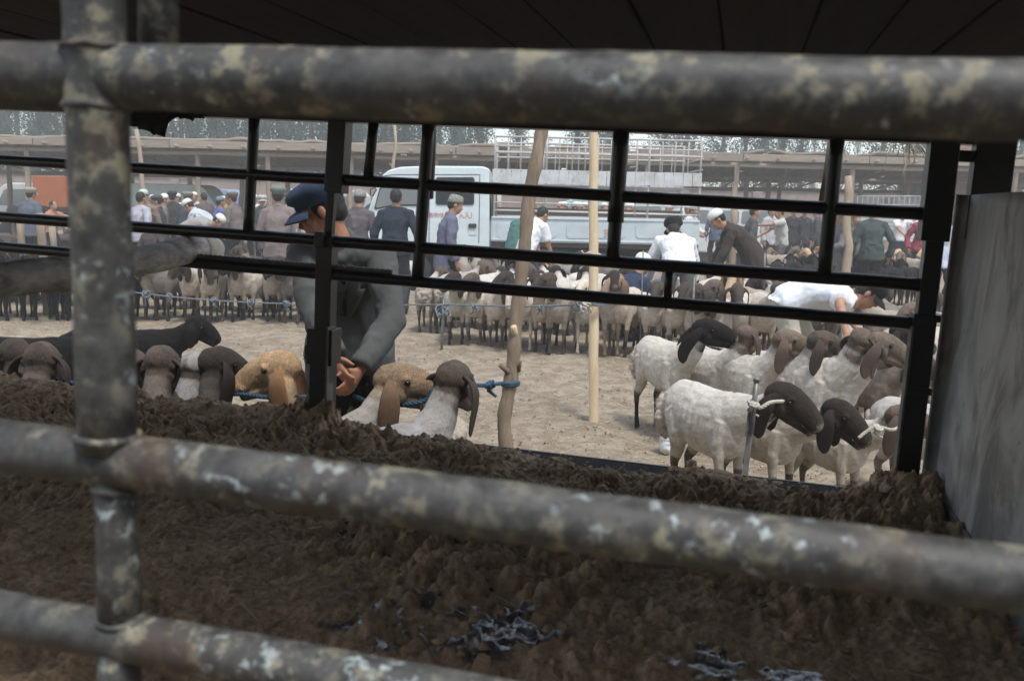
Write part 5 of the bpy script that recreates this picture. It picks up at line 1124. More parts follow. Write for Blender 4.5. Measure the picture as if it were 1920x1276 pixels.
by_head(sheep_mesh('s_r4', 58, 14, -14, 46, voxel=hv, fuzz=9000, seed=24, ear_back=.3, bl=.68, bw=.80), 1566, 652, 5.9, -64, (0.690, 0.666, 0.622), .36, 'white sheep with slate-grey head, fourth on the right-hand rope', group=G2)
by_head(sheep_mesh('s_r5', 60, 10, -30, 92, voxel=hv, fuzz=9000, seed=25, ear_back=.0, bl=.68, bw=.80), 1626, 655, 5.75, -62, (0.702, 0.672, 0.616), .47, 'white sheep bowing its grey head under the polo-shirted man', group=G2)
by_head(sheep_mesh('s_r6', 56, 14, -16, 44, voxel=hv, fuzz=9000, seed=26, ear_back=.7, bl=.68, bw=.80), 1678, 658, 5.65, -60, (0.690, 0.666, 0.610), .48, 'white sheep with grey-tan head beside the corner stake', group=G2)
by_head(sheep_mesh('s_r7', 50, 0, -16, 20, voxel=.011, fuzz=5000, seed=27), 1722, 640, 6.1, -55, (.30, .27, .24), .1, 'dark-headed sheep half hidden by the corner stake', group=G2)
by_head(sheep_mesh('s_r8', 40, 0, -16, 20, voxel=.011, fuzz=5000, seed=28), 1745, 690, 6.0, -60, (.28, .24, .20), .3, 'brownish sheep behind the corner stake', group=G2)
sheep(sheep_mesh('s_r9', 10, 0, -60, 10, voxel=.011, fuzz=5000, seed=29, wool=.8), gp(1448, 6.9), -20, CREAM, .5, .80, 'woolly cream sheep standing behind the right-hand rope')
by_head(sheep_mesh('s_f1', 28, 8, -24, 20, voxel=.0066, fuzz=16000, seed=30, tail=1.35, ear_back=.55, neck_len=.26, neck_dark=.15, legs=(.0, .03, -.02, .07), bl=.70, bw=.82), 1502, 775, 4.45, -60, (0.743, 0.720, 0.671), .17, 'large white sheep with dark head in front, beside the angle-iron stake', scale=1.0)
by_head(sheep_mesh('s_f2', 24, 8, -30, 16, voxel=hv, fuzz=9000, seed=31, ear_back=.2, bl=.72, bw=.82), 1600, 800, 4.5, -58, (0.684, 0.649, 0.586), .16, 'white sheep with dark drooping head, second of the front pair')
by_head(sheep_mesh('s_f3', 34, 12, -5, 22, voxel=hv, fuzz=9000, seed=32, neck_dark=.25, bl=.74, bw=.82), 1722, 792, 4.55, -56, (0.667, 0.631, 0.573), .45, 'white sheep stretching its neck behind the corner stake')
sheep(sheep_mesh('s_f4', 40, 0, -10, 30, voxel=.011, fuzz=5000, seed=33), gp(1770, 4.9), -60, WHITE, .4, .85, 'white sheep mostly hidden behind the grey end panel')
sheep(sheep_mesh('s_h1', 20, 0, -40, 10, voxel=.010, fuzz=5000, seed=34, tail=1.3), gp(1742, 7.3), 20, (.58, .54, .48), .45, 1.02, 'big pale sheep standing behind the man in the polo shirt')
sheep(sheep_mesh('s_h2', 30, 0, -30, 10, voxel=.011, fuzz=5000, seed=35), gp(1600, 8.0), -120, (.55, .52, .47), .45, .98, 'pale sheep seen under the arm of the man in the polo shirt')
# crowd meshes
C = [sheep_mesh('s_c%d' % i, np_, ny, hp, hy, voxel=.013, seed=40 + i, legs=lg, ear_back=eb, fat=ft) for i, (np_, ny, hp, hy, lg, eb, ft) in enumerate([(40, 8, -22, 10, (.02, -.02, .03, -.02), .1, 1.0), (46, -10, -30, -25, (0, .03, 0, .03), .0, .96), (32, 12, -38, 30, (.03, 0, -.03, .02), .3, 1.04), (52, 0, -22, -60, (-.02, .02, .02, .02), .1, .98), (26, -15, -46, 15, (.02, .02, 0, 0), .2, 1.0), (42, 20, -14, 62, (0, 0, .04, -.03), .2, 1.02), (12, 0, -52, 5, (.02, 0, 0, .03), .2, 1.05), (60, -12, -12, 30, (.03, -.03, 0, 0), .1, .97), (36, -25, -30, -40, (0, .02, .02, 0), .15, 1.0)])]
q = random.Random(77)
# roped middle row facing the camera
xs_ = [858, 893, 930, 962, 1000, 1030, 1064, 1100, 1148, 1182, 1222, 1262, 1300, 1335, 1368, 1402, 1440]
cols = [((0.600, 0.552, 0.480), .2), ((0.660, 0.624, 0.564), .35), ((0.636, 0.576, 0.492), .3), ((0.552, 0.516, 0.456), .25), ((0.672, 0.648, 0.600), .95), ((0.624, 0.564, 0.480), .22), ((0.408, 0.372, 0.336), .3), ((0.680, 0.672, 0.624), .97), ((0.480, 0.444, 0.396), .6), ((0.636, 0.576, 0.492), .15), ((0.680, 0.636, 0.564), .3), ((0.624, 0.564, 0.480), .28), ((0.648, 0.600, 0.528), .3), ((0.672, 0.624, 0.552), .42), ((0.600, 0.552, 0.480), .25), ((0.660, 0.612, 0.540), .3), ((0.624, 0.564, 0.480), .35)]
for i, px in enumerate(xs_):
    d = 10.45 - (px - 858) * .0016 + q.uniform(-.15, .15); yw = -90 + q.uniform(-22, 22) + (10 if px < 1000 else -4)
    sheep(C[q.choice((0, 1, 2, 3, 5, 4, 8, 7))], gp(px, d) , yw, *cols[i], q.uniform(.95, 1.06), '%s sheep from the left in the middle roped row facing us' % ORD[i], 'middle roped row facing us')
# second line behind the middle row, backs and rumps towards us
xb = list(range(800, 1480, 36))
for i, px in enumerate(xb):
    c = q.choice(((.66, .64, .59), (.68, .66, .62), (.64, .61, .55), (.42, .39, .36), (.62, .58, .53))) if 860 < px else (.5, .47, .42)
    sheep(C[q.choice((0, 4, 6, 2, 8))], gp(px + q.uniform(-8, 8), 11.6 + q.uniform(-.2, .35)), 90 + q.uniform(-30, 30), c, q.uniform(.1, .5), q.uniform(.95, 1.05), '%s sheep from the left in the pale second line, rump towards us' % ORD[i], 'pale second line')
for i, px in enumerate(range(862, 1240, 38)):
    sheep(C[q.choice((0, 4, 6))], gp(px + q.uniform(-10, 10), 12.9 + q.uniform(-.2, .3)), 90 + q.uniform(-25, 25), q.choice(((.66, .63, .58), (.70, .68, .63))), .3, q.uniform(.9, .98), '%s white sheep from the left in the third line before the truck' % ORD[i], 'white third line')
# dark line in front of the truck
for i, px in enumerate(range(868, 1240, 27)):
    sheep(C[q.choice((0, 1, 7, 3, 5))], gp(px + q.uniform(-9, 9), 14.4 + q.uniform(-.3, .5)), 90 + q.uniform(-60, 60), q.choice(((.17, .15, .135), (.30, .27, .24), (.10, .09, .085), (.36, .33, .29))), q.choice((.1, .2, .25, .3, .45)), q.uniform(.92, 1.05), '%s dark-headed sheep from the left in the line against the white truck' % ORD[i], 'dark line against the truck')
# left roped row facing the camera
xs_ = [292, 322, 352, 384, 415, 447, 480, 514, 548, 582]
for i, px in enumerate(xs_):
    d = 12.1 + q.uniform(-.12, .12); c = q.choice(((.58, .54, .47), (.54, .50, .44), (.56, .51, .43))) if i not in (1, 4, 8) else (.24, .22, .20)
    sheep(C[q.choice((0, 1, 2, 3, 5, 4, 8))], gp(px, d), -90 + q.uniform(-20, 28), c, q.uniform(.08, .35), q.uniform(1.0, 1.1), '%s sheep from the left in the left roped row with dark legs' % ORD[i], 'left roped row')
for i, px in enumerate(range(270, 600, 36)):
    c = q.choice(((.07, .065, .06), (.10, .09, .085), (.16, .145, .13), (.05, .045, .042))) if i not in (3, 7) else (.56, .53, .49)
    sheep(C[q.choice((0, 4, 6, 2))], gp(px + q.uniform(-8, 8), 13.2 + q.uniform(-.2, .3)), q.choice((90, 60, 120, 180, 0)) + q.uniform(-25, 25), c, q.uniform(.0, .3), q.uniform(.94, 1.04), '%s sheep from the left in the dark second line at left' % ORD[i], 'dark second line at left')
for i, px in enumerate(range(255, 600, 44)):
    sheep(C[q.choice((0, 4, 6, 2, 5))], gp(px + q.uniform(-8, 8), 14.6 + q.uniform(-.2, .3)), q.uniform(40, 200), q.choice(((.07, .065, .06), (.32, .28, .24), (.05, .045, .042), (.42, .36, .28))), q.uniform(.0, .6), q.uniform(.94, 1.04), '%s sheep from the left in the third line at left' % ORD[i], 'third line at left')
# black sheep at far left
for i, (px, d) in enumerate([(-18, 11.9), (12, 12.2), (42, 11.8), (68, 12.0), (98, 12.1), (126, 11.9), (155, 12.2), (185, 12.0), (215, 12.1), (245, 12.0)]):
    sheep(C[q.choice((0, 1, 2, 3, 5))], gp(px, d + q.uniform(-.2, .2)), -90 + q.uniform(-40, 40), BLACK if i != 1 else (.42, .37, .31), .0 if i != 1 else .3, q.uniform(.96, 1.04), '%s sheep from the left edge in the far-left black row' % ORD[i], 'far-left black row')
for i, px in enumerate(range(-10, 260, 34)):
    sheep(C[q.choice((0, 4, 6))], gp(px, 13.6 + q.uniform(-.3, .3)), q.uniform(0, 360), BLACK, .0, q.uniform(1.0, 1.08), '%s sheep from the left edge in the rear black row at left' % ORD[i], 'rear black row at left')
# heads right of centre, behind the roped sheep
for i, (px, py, d, yw, col, fc) in enumerate([(1364, 486, 11.0, 100, (.42, .38, .33), .5), (1384, 490, 10.8, 80, (.44, .35, .24), .72), (1410, 492, 11.0, 150, (.22, .2, .18), .2), (1448, 490, 11.2, 95, (.50, .46, .42), .6), (1480, 497, 10.8, 170, (.10, .095, .09), .1), (1515, 497, 11.0, 90, (.34, .31, .29), .4), (1562, 500, 10.2, 60, (.2, .18, .165), .2), (1592, 488, 8.6, 170, (.42, .37, .30), .55), (1628, 498, 9.2, 100, (.25, .23, .21), .35), (1662, 496, 9.5, 80, (.24, .22, .20), .3), (1702, 488, 8.2, 176, (.40, .35, .29), .5), (1735, 510, 9.0, 120, (.3, .27, .24), .4)]):
    by_head(C[i % 6], px, py, d, yw, col, fc, '%s head from the left above the rail behind the polo-shirted man' % ORD[i], group='heads behind the polo-shirted man')
for i, px in enumerate(range(1440, 1760, 27)):
    sheep(C[q.choice((0, 4, 6, 2))], gp(px + q.uniform(-6, 6), 15.6 + q.uniform(-.3, .3)), 90 + q.uniform(-20, 20), (.016, .015, .015), .0, q.uniform(.98, 1.06), '%s black sheep from the left in the tied row at right' % ORD[i], 'black tied row at right')
for i, px in enumerate(range(1432, 1760, 24)):
    sheep(C[q.choice((0, 1, 2, 3, 5))], gp(px + q.uniform(-6, 6), 18.2 + q.uniform(-.6, .8)), -90 + q.uniform(-50, 50), q.choice(((.38, .32, .26), (.45, .40, .34), (.2, .18, .16), (.1, .09, .085))), q.uniform(.2, .8), q.uniform(.98, 1.06), '%s sheep from the left in the hazy row beyond the black ones' % ORD[i], 'hazy row beyond the black ones')
sheep(C[4], gp(1376, 14.6), 100, (.46, .36, .25), .72, 1.0, 'tan sheep between the hands of the man in brown')
for i, (px, d) in enumerate([(30, 22), (75, 22.5), (118, 22)]):
    o = sheep(C[6], gp(px, d) + Vector((0, 0, .62)), q.uniform(0, 360), (.03, .028, .028), .05, 1.0, '%s dark carcass-like sheep from the left on the cart by the orange board' % ORD[i], 'sheep on carts'); o['label'] = '%s dark sheep from the left standing on the low cart at far left' % ORD[i]
for i, px in enumerate((1622, 1660, 1690, 1722)):
    sheep(C[6], gp(px, 28.3) + Vector((0, 0, 1.36)), q.uniform(-30, 30), (.62, .6, .56), .9, 1.0, '%s white sheep from the left on the distant stock truck' % ORD[i], 'sheep on the distant stock truck')
e = empty('low_cart', gp(70, 22.2)); mb = MB(); mb.box((0, 0, .58), (2.6, 1.4, .08), None, .01); mb.build('cart_bed', M_WOODBED, e, smooth=False)
for sx in (-.8, .8): w = MB(); w.tube([(sx, -.6, .28), (sx, -.48, .28)], [.28, .28], hint=(1, 0, 0), n=18, cap=.03); w.build('wheel', M_TYRE, e)
tag(e, 'low wooden cart carrying dark sheep at far left', 'cart')
# ================================================================== ropes
M_BLUE = simple_mat('blue_rope', (.015, .05, .095), (.05, .12, .19), 60, .75, .4, 120, .002); M_PALEBLUE = simple_mat('faded_blue_rope', (.12, .145, .165), (.21, .245, .27), 60, .8, .4, 120, .002); M_CREAMROPE = simple_mat('cream_rope', (.40, .37, .30), (.56, .53, .45), 50, .85, .4, 120, .002)
def rope_pts(ctrl, n): return curve3(ctrl, n)
def loops(mb, c, r, axis, th, n=2, seed=0):
    q_ = random.Random(seed); ax = Vector(axis).normalized(); e1 = ax.orthogonal().normalized(); e2 = ax.cross(e1)
    for k in range(n):
        off = ax * q_.uniform(-.012, .012); ti = ax * q_.uniform(-.25, .25)
        mb.tube([c + off + (e1 * math.cos(g) + e2 * math.sin(g)) * r + ti * r * math.sin(g) for g in [2 * math.pi * i / 16 for i in range(17)]], th, n=6)
def rope(name, ctrl, r, mat, label, n=200, knots=(), neck=(), strands=3):
    pts = rope_pts(ctrl, n); o = twisted(name, pts, r, mat, strands, 5.5)
    for i, (p, s) in enumerate(knots):
        mb = MB(); q_ = random.Random(i + len(knots)); 
        for k in range(5): loops(mb, p + Vector((q_.uniform(-1, 1), q_.uniform(-1, 1), q_.uniform(-1, 1))) * s * .4, s * q_.uniform(.7, 1.1), (q_.uniform(-1, 1), q_.uniform(-1, 1), q_.uniform(-1, 1)), r * .8, 1, k)
        for k in range(2): mb.tube([p, p + Vector((q_.uniform(-.02, .02), 0, -s * 1.5)), p + Vector((q_.uniform(-.04, .04), 0, -s * 3))], r * .7, n=6)
        mb.build('knot', mat, o)
    mb = MB()
    for (p, rr_, ax) in neck: loops(mb, p, rr_, ax, r * .8, 2, int(rr_ * 1000))
    if mb.V: mb.build('loop', mat, o)
    return tag(o, label, 'rope')
nk = [(p, .062, (0, .5, .85)) for l, p in NECKS.items() if 'right-hand' not in l and ('left' in l or 'tan sheep' in l or 'upright' in l or 'piebald' in l) and 'heads' not in l and 'white' not in l and 'head from' not in l and 'rail' not in l]
rope('blue_rope', [at(-80, 690, 4.45), at(60, 704, 4.30), at(130, 716, 4.18), at(210, 732, 4.2), at(285, 737, 4.16), at(335, 748, 4.10), at(395, 742, 4.12), at(440, 738, 4.10), at(500, 744, 4.02), at(560, 750, 4.1), at(600, 758, 4.12), at(655, 742, 4.06), at(700, 756, 4.08), at(760, 758, 3.96), at(800, 749, 3.94), at(822, 728, 3.94), at(866, 722, 3.96), at(905, 722, 4.3), at(943, 718, 4.95)], .0105, M_BLUE, 'dark blue twisted rope tying the left sheep necks to the knotty pole', 420, [(at(815, 740, 3.93), .020), (at(918, 722, 4.5), .018), (at(570, 750, 4.1), .014)])
mb = MB(); loops(mb, at(957, 717, 5.0), .045, (0, 0, 1), .009, 3, 4); tag(mb.build('rope_wrap', M_BLUE), 'blue rope wrapped around the knotty pole', 'rope')
rope('faded_rope', [at(240, 545, 11.0), at(275, 551, 10.9), at(400, 563, 10.2), at(560, 570, 9.6), at(700, 572, 9.0), at(830, 571, 8.4), at(960, 574, 7.7), at(1060, 572, 7.3), at(1113, 566, 6.98)], .0085, M_PALEBLUE, 'faded blue rope stretched across the yard to the yellow pole', 260, [(at(275, 551, 10.85), .05), (at(832, 585, 8.4), .06), (at(400, 562, 10.2), .028), (at(470, 566, 9.9), .026), (at(537, 569, 9.65), .03), (at(317, 554, 10.7), .028), (at(890, 576, 8.1), .02), (at(1012, 576, 7.5), .02), (at(1085, 572, 7.1), .02)])
mb = MB(); loops(mb, at(1115, 566, 6.92), .05, (0, 0, 1), .011, 4, 3); o = mb.build('rope_wrap', M_PALEBLUE); tag(o, 'blue rope wound round the yellow pole', 'rope')
mb = MB(); q_ = random.Random(2)
for k in range(8): loops(mb, at(1098, 576, 6.85) + Vector((q_.uniform(-.03, .03), q_.uniform(-.02, .02), q_.uniform(-.03, .03))), q_.uniform(.015, .035), (q_.uniform(-1, 1), q_.uniform(-1, 1), q_.uniform(-1, 1)), .006, 1, k)
tag(mb.build('rope_knot', M_CREAMROPE), 'cream rope knot beside the blue rope on the yellow pole', 'rope'); mb = MB(); loops(mb, at(1114, 474, 6.95), .045, (0, 0, 1), .008, 2, 8); mb.tube([at(1108, 472, 6.9), at(1096, 476, 6.9), at(1090, 470, 6.9)], .006, n=6); tag(mb.build('rope_knot', M_CREAMROPE), 'cream rope tied high round the yellow pole', 'rope')
rope('cream_rope', [at(1300, 640, 6.7), at(1335, 648, 6.55), at(1400, 662, 6.45), at(1470, 668, 6.3), at(1540, 664, 6.15), at(1610, 666, 6.02), at(1680, 672, 5.9), at(1740, 690, 5.8)], .006, M_CREAMROPE, 'thin cream rope joining the necks of the right-hand sheep', 160)
mb = MB(); q_ = random.Random(8); c = at(1300, 640, 6.6)
for k in range(12):
    dx = q_.uniform(-.12, .10); ln = q_.uniform(.15, .30); mb.tube(curve3([c + Vector((q_.uniform(-.03, .03), q_.uniform(-.03, .03), 0)), c + Vector((dx * .5, q_.uniform(-.06, .02), .02)), c + Vector((dx, q_.uniform(-.08, .02), -ln * .5)), c + Vector((dx * .8, q_.uniform(-.08, .02), -ln))], 12), .0065, n=6)
for k in range(5): loops(mb, c, q_.uniform(.025, .05), (q_.uniform(-1, 1), q_.uniform(-1, 1), q_.uniform(-1, 1)), .007, 1, k)
tag(mb.build('rope_bundle', M_CREAMROPE), 'tangled bundle of cream rope on the black-headed sheep', 'rope')
rope('tether', [at(1412, 757, 3.78), at(1425, 764, 3.78), at(1445, 754, 3.8), at(1468, 752, 3.92)], .008, M_CREAMROPE, 'short cream tether from the angle-iron stake to the dark-headed sheep', 50, [(at(1411, 758, 3.78), .016)])
rope('tether', [at(1610, 820, 4.36), at(1640, 800, 4.36), at(1675, 805, 4.36), at(1700, 790, 4.42)], .008, M_CREAMROPE, 'short cream tether between the two front right sheep', 60, [(at(1645, 803, 4.36), .014)])
# white sack on the ground behind the front sheep
M_SACK = simple_mat('white_sack', (.58, .60, .62), (.74, .75, .76), 12, .8, .5, 40, .006)
mb = MB(); c = gp(1268, 5.9); mb.tube([c + Vector((0, 0, .02)), c + Vector((.005, 0, .12)), c + Vector((.0, 0, .22)), c + Vector((-.02, 0, .27))], [.034, .038, .034, .012], n=16, hint=(1, 0, 0)); V, Fc, A = remesh(mb, .007, 1); V = fold(V, Fc, .009, 4, (24, 24, 36)); tag(put('white_sack', new_mesh('white_sack', V, Fc, M_SACK)), 'crumpled white plastic sack standing behind the large white sheep', 'sack')
# ================================================================== people in the market
def to_local(w, loc, yaw, sc=1.0): return Matrix.Rotation(-R(yaw), 3, 'Z') @ (Vector(w) - Vector(loc)) / sc
# ---- the man in the grey suit jacket
yaw = -90; ml = gp(654, 4.40); ml.x += .0
hl_, hr_ = at(676, 692, 4.02), at(641, 710, 3.96)
F_MAIN = figure('man_main', H=1.80, lean=15, lean2=44, twist=-6, head_p=-24, head_y=-84, hands={1: to_local(hl_, ml, yaw), -1: to_local(hr_, ml, yaw)}, elbow={1: (-.5, .8, .1), -1: (-.5, -.8, .1)}, palm={1: (.1, -.9, -.5), -1: (.1, .9, -.5)}, curl=.32, hat='flat', voxel=.0068, fine=True, hem=.42, loose=1.14, seed=3, amp=.013)
mainp, kids = person(F_MAIN, ml, yaw, 'man in navy cap and grey suit jacket stooping over a black sheep', {'top': (.098, .102, .100), 'hat': (.042, .062, .105), 'trousers': (.012, .012, .013), 'shoes': (.01, .01, .01)}, (.40, .20, .12))
J = F_MAIN['_']
def chest(x_side, t, out):
    """point on the jacket front: t along the spine, x_side metres to his left"""
    P0, W0, C0, N0 = J['Pv'] - J['d1'] * .05, J['Wa'], J['Ch'], J['N'] - J['d2'] * .03
    seg = [P0, W0, C0, N0]; s = t * 3; k = min(int(s), 2); c = seg[k].lerp(seg[k + 1], s - k); dep = (.163, .139, .141, .098); dd = dep[k] + (dep[k + 1] - dep[k]) * (s - k)
    wdt = (.20, .17, .185, .15); ww = wdt[k] + (wdt[k + 1] - wdt[k]) * (s - k); f = Vector((J['d2'].z, 0, -J['d2'].x)) if k else Vector((J['d1'].z, 0, -J['d1'].x))
    return c + J['sd'] * x_side + f * (dd * math.sqrt(max(0, 1 - (x_side / ww) ** 2)) + out)
def sheet(name, rows, mat, parent, color, thick=.006):
    V = [p for r in rows for p in r]; n = len(rows[0]); Fc = [(j * n + i, j * n + i + 1, (j + 1) * n + i + 1, (j + 1) * n + i) for j in range(len(rows) - 1) for i in range(n - 1)]
    o = put(name, new_mesh(name, V, Fc, mat), parent, color=color); so = o.modifiers.new('t', 'SOLIDIFY'); so.thickness = thick; so.offset = 0; return o
sheet('shirt', [[chest(-.035 * w_ + .07 * w_ * i / 6, t, .010) for i in range(7)] for t, w_ in ((.30, .35), (.4, .5), (.6, .7), (.8, .9), (.93, .9), (1.0, .8))], M_CLOTH, mainp, (.016, .014, .015))
sheet('collar_shirt', [[chest(-.05 + .10 * i / 6, t, .016) for i in range(7)] for t in (.84, .93, 1.0)], M_CLOTH, mainp, (.075, .045, .050)).name = 'undershirt_collar'
for s in (1, -1):
    rows = []
    for t, a, b in ((.42, .030, .034), (.52, .032, .07), (.64, .036, .105), (.70, .038, .118), (.715, .040, .092), (.80, .045, .098), (.90, .050, .085), (1.0, .055, .070)):
        rows.append([chest(s * (a + (b - a) * i / 4), t, .021 + .004 * math.sin(i * .8)) for i in range(5)])
    sheet('lapel', rows, M_CLOTH, mainp, (.115, .119, .117), .008)
# ---- the man in the white polo shirt
yaw = -14; pl = gp(1484, 7.3); A1, A2 = at(1588, 628, 6.75), at(1612, 622, 6.95)
F_POLO = figure('man_polo', H=1.74, pelvis=(0, 0, .87), lean=60, lean2=116, head_p=-46, head_y=-6, hands={1: to_local(A2, pl, yaw), -1: to_local(A1, pl, yaw)}, elbow={1: (-.3, .8, .3), -1: (-.3, -.8, .3)}, palm={1: (0, 0, -1), -1: (0, 0, -1)}, feet={1: (.16, .18, .09), -1: (-.16, -.16, .09)}, hat='ball', voxel=.008, fine=True, sleeve=.42, hem=.02, loose=1.15, seed=8, amp=.012)
pp, _ = person(F_POLO, pl, yaw, 'man in white polo shirt and dark cap bending over the roped sheep', {'top': (.76, .80, .84), 'hat': (.018, .019, .021), 'trousers': (.46, .43, .365), 'shoes': (.03, .03, .03)}, (.44, .25, .165), top_name='polo_shirt')
J2 = F_POLO['_']; mb = MB(); mb.tube([J2['Pv'] + J2['d1'] * .075 + Vector((J2['d1'].z, 0, -J2['d1'].x)) * (.122 * math.cos(g)) + Vector((0, 1, 0)) * .155 * math.sin(g) for g in [2 * math.pi * i / 24 for i in range(25)]], [(.006, .018)] * 25, n=8, hint=tuple(J2['d1'])); put('belt', mb.mesh('belt', M_CLOTH), pp, color=(.012, .012, .012))
# ---- shared poses for people farther off
STAND = figure('pose_stand', hat='skull', voxel=.016, seed=1, hem=.16); STAND_D = figure('pose_doppa', hat='doppa', voxel=.014, seed=2, hem=.2, head_p=-14, lean2=12); STAND_N = figure('pose_bare', voxel=.014, seed=3, hem=.10, loose=1.06, hands={1: (.10, .30, .84), -1: (.06, -.30, .86)})
STAND_C = figure('pose_flatcap', hat='flat', voxel=.016, seed=4, hem=.18, loose=1.05); TALK = figure('pose_talk', voxel=.016, hat='skull', seed=5, hem=.14, hands={1: (.38, .12, 1.05), -1: (.36, -.10, 1.0)}, head_p=-10, lean2=12)
REACH = figure('pose_reach', voxel=.015, seed=6, hem=.04, sleeve=.42, hands={1: (.62, .10, 1.28), -1: (.50, -.16, 1.02)}, head_p=-8)
BEND_BACK = figure('pose_bend_cap', H=1.72, pelvis=(0, 0, .93), lean=42, lean2=72, head_p=-30, hands={1: (.62, .30, .60), -1: (.62, -.30, .60)}, elbow={1: (-.2, 1, .4), -1: (-.2, -1, .4)}, feet={1: (0, .18, .09), -1: (0, -.18, .09)}, hat='flat', voxel=.012, seed=7, hem=.03, loose=1.2, amp=.018)
BEND_SIDE = figure('pose_bend_skull', H=1.72, pelvis=(0, 0, .90), lean=34, lean2=58, head_p=-40, hands={1: (.58, .14, .52), -1: (.60, -.14, .50)}, elbow={1: (-.6, .5, .3), -1: (-.6, -.5, .3)}, feet={1: (.16, .14, .09), -1: (-.2, -.14, .09)}, hat='skull', voxel=.012, seed=8, hem=.12, loose=1.06)
BEND_LOW = figure('pose_bend_low', H=1.70, pelvis=(0, 0, .90), lean=55, lean2=98, head_p=-50, hands={1: (.62, .14, .40), -1: (.62, -.14, .40)}, feet={1: (.1, .14, .09), -1: (-.1, -.14, .09)}, hat='skull', voxel=.013, seed=9, hem=.12, loose=1.08)
CROUCH = figure('pose_crouch', H=1.66, pelvis=(-.05, 0, .28), lean=25, lean2=38, head_p=-22, hands={1: (.45, .16, .45), -1: (.45, -.16, .42)}, feet={1: (.16, .16, .09), -1: (.06, -.16, .09)}, hat='skull', voxel=.012, seed=10, hem=.08)
LEAN = figure('pose_lean', H=1.64, lean=20, lean2=38, head_p=-28, hands={1: (.52, .10, .62), -1: (.50, -.12, .62)}, voxel=.012, seed=11, hem=.06, sleeve=.42)
BLK = (.012, .012, .013)
def P_(fig, px, d, yaw, label, top, hat=None, trousers=BLK, skin=SKIN, sc=1.0, nm='jacket', group=None, mats=None, skip=()):
    return person(fig, gp(px, d), yaw, label, {'top': top, 'hat': hat or (.70, .70, .67), 'trousers': trousers, 'shoes': (.015, .014, .013)}, skin, group, nm, sc, skip, mats)
P_(STAND_D, 836, 12.6, 12, 'old man in patterned skullcap and purple-grey jacket before the truck', (.135, .137, .19), sc=1.01)
P_(STAND_N, 741, 13.0, 88, 'man in dark navy sweater seen from behind at the truck cab', (.022, .030, .044), trousers=(.05, .05, .052), sc=1.06, nm='sweater', skin=(.36, .2, .13))
P_(STAND_D, 669, 13.6, 80, 'man in dark skullcap and brown-grey jacket left of the truck cab', (.105, .092, .095), sc=1.04)
P_(STAND_C, 520, 13.4, 95, 'man in taupe jacket seen from behind left of the navy cap', (.20, .165, .155), hat=(.16, .20, .17), sc=1.05)
P_(LEAN, 986, 13.3, 40, 'youth in white T-shirt leaning over sheep behind the knotty pole', (.74, .76, .78), trousers=(.03, .035, .05), nm='t_shirt', sc=1.02)
P_(LEAN, 966, 13.7, 50, 'person in teal shirt leaning beside the white T-shirt', (.075, .17, .15), trousers=(.02, .03, .05), nm='shirt', sc=1.04)
b_, k_ = P_(BEND_BACK, 1279, 10.9, 90, 'man in white shirt and black cap bending away over sheep', (.70, .72, .72), hat=(.02, .02, .022), trousers=(.17, .165, .165), nm='shirt', sc=1.0)
jb = BEND_BACK['_']; mb = MB(); mb.tube([jb['Pv'] + jb['d1'] * .06 + Vector((jb['d1'].z, 0, -jb['d1'].x)) * (.128 * math.cos(g)) + Vector((0, 1, 0)) * .162 * math.sin(g) for g in [2 * math.pi * i / 24 for i in range(25)]], [(.006, .018)] * 25, n=8, hint=tuple(jb['d1'])); put('belt', mb.mesh('belt', M_CLOTH), b_, color=(.03, .035, .045))
P_(BEND_SIDE, 1418, 12.6, 176, 'man in brown sweater and white cap bending left over a tan sheep', (.052, .040, .034), nm='sweater', sc=1.06)
P_(CROUCH, 1172, 11.0, 35, 'person in white cap and dark blue shirt crouching among the sheep', (.03, .042, .075), nm='shirt', sc=1.08, skin=(.50, .25, .13))
P_(REACH, 1470, 19.5, 178, 'youth in pale T-shirt reaching out his arms beyond the black sheep', (.46, .46, .41), trousers=(.11, .105, .10), nm='t_shirt', sc=.98, skip=('hat',))
P_(STAND_N, 1640, 15.0, 85, 'man in dark green T-shirt seen from behind among the black sheep', (.055, .072, .066), trousers=(.02, .022, .024), nm='t_shirt', sc=1.02)
P_(TALK, 1584, 14.4, 190, 'person in grey clothes behind the pale pole at right', (.15, .15, .15), trousers=(.13, .13, .13), sc=.98)
P_(STAND, 1604, 16.5, -90, 'man in tan cap facing us left of the dark green T-shirt', (.15, .13, .12), hat=(.45, .36, .26), sc=.93)
for i, (px, d, yw, fg, top, lab) in enumerate([(1408, 18.5, 0, STAND_N, (.08, .075, .075), 'dark-haired man in grey behind the man in brown'), (1443, 23, -60, STAND, (.4, .4, .4), 'person in pale top behind the reaching youth'), (1487, 24, -90, STAND, (.04, .04, .045), 'man in dark suit facing us under the right shelter'), (1508, 24.5, -95, STAND_C, (.05, .05, .055), 'man in dark jacket right of the dark suit under the shelter'), (1538, 23.5, 160, STAND, (.06, .06, .06), 'man in black turned left beside the dark upright'), (1690, 24, -80, REACH, (.65, .65, .65), 'boy in white by the distant stock truck'), (1716, 25, -100, STAND_N, (.6, .6, .62), 'person in white at the right of the stock truck'), (1733, 19.5, -90, STAND_N, (.28, .05, .07), 'person in crimson top beside the corner stake'), (1772, 15, -90, STAND, (.50, .56, .66), 'person in pale blue shirt behind the corner stake'), (1345, 25, 90, STAND, (.08, .10, .16), 'person in blue behind the rear of the white truck')]):
    P_(fg, px, d, yw, lab, top, sc=.98, skip=('hat',) if fg is REACH else ())
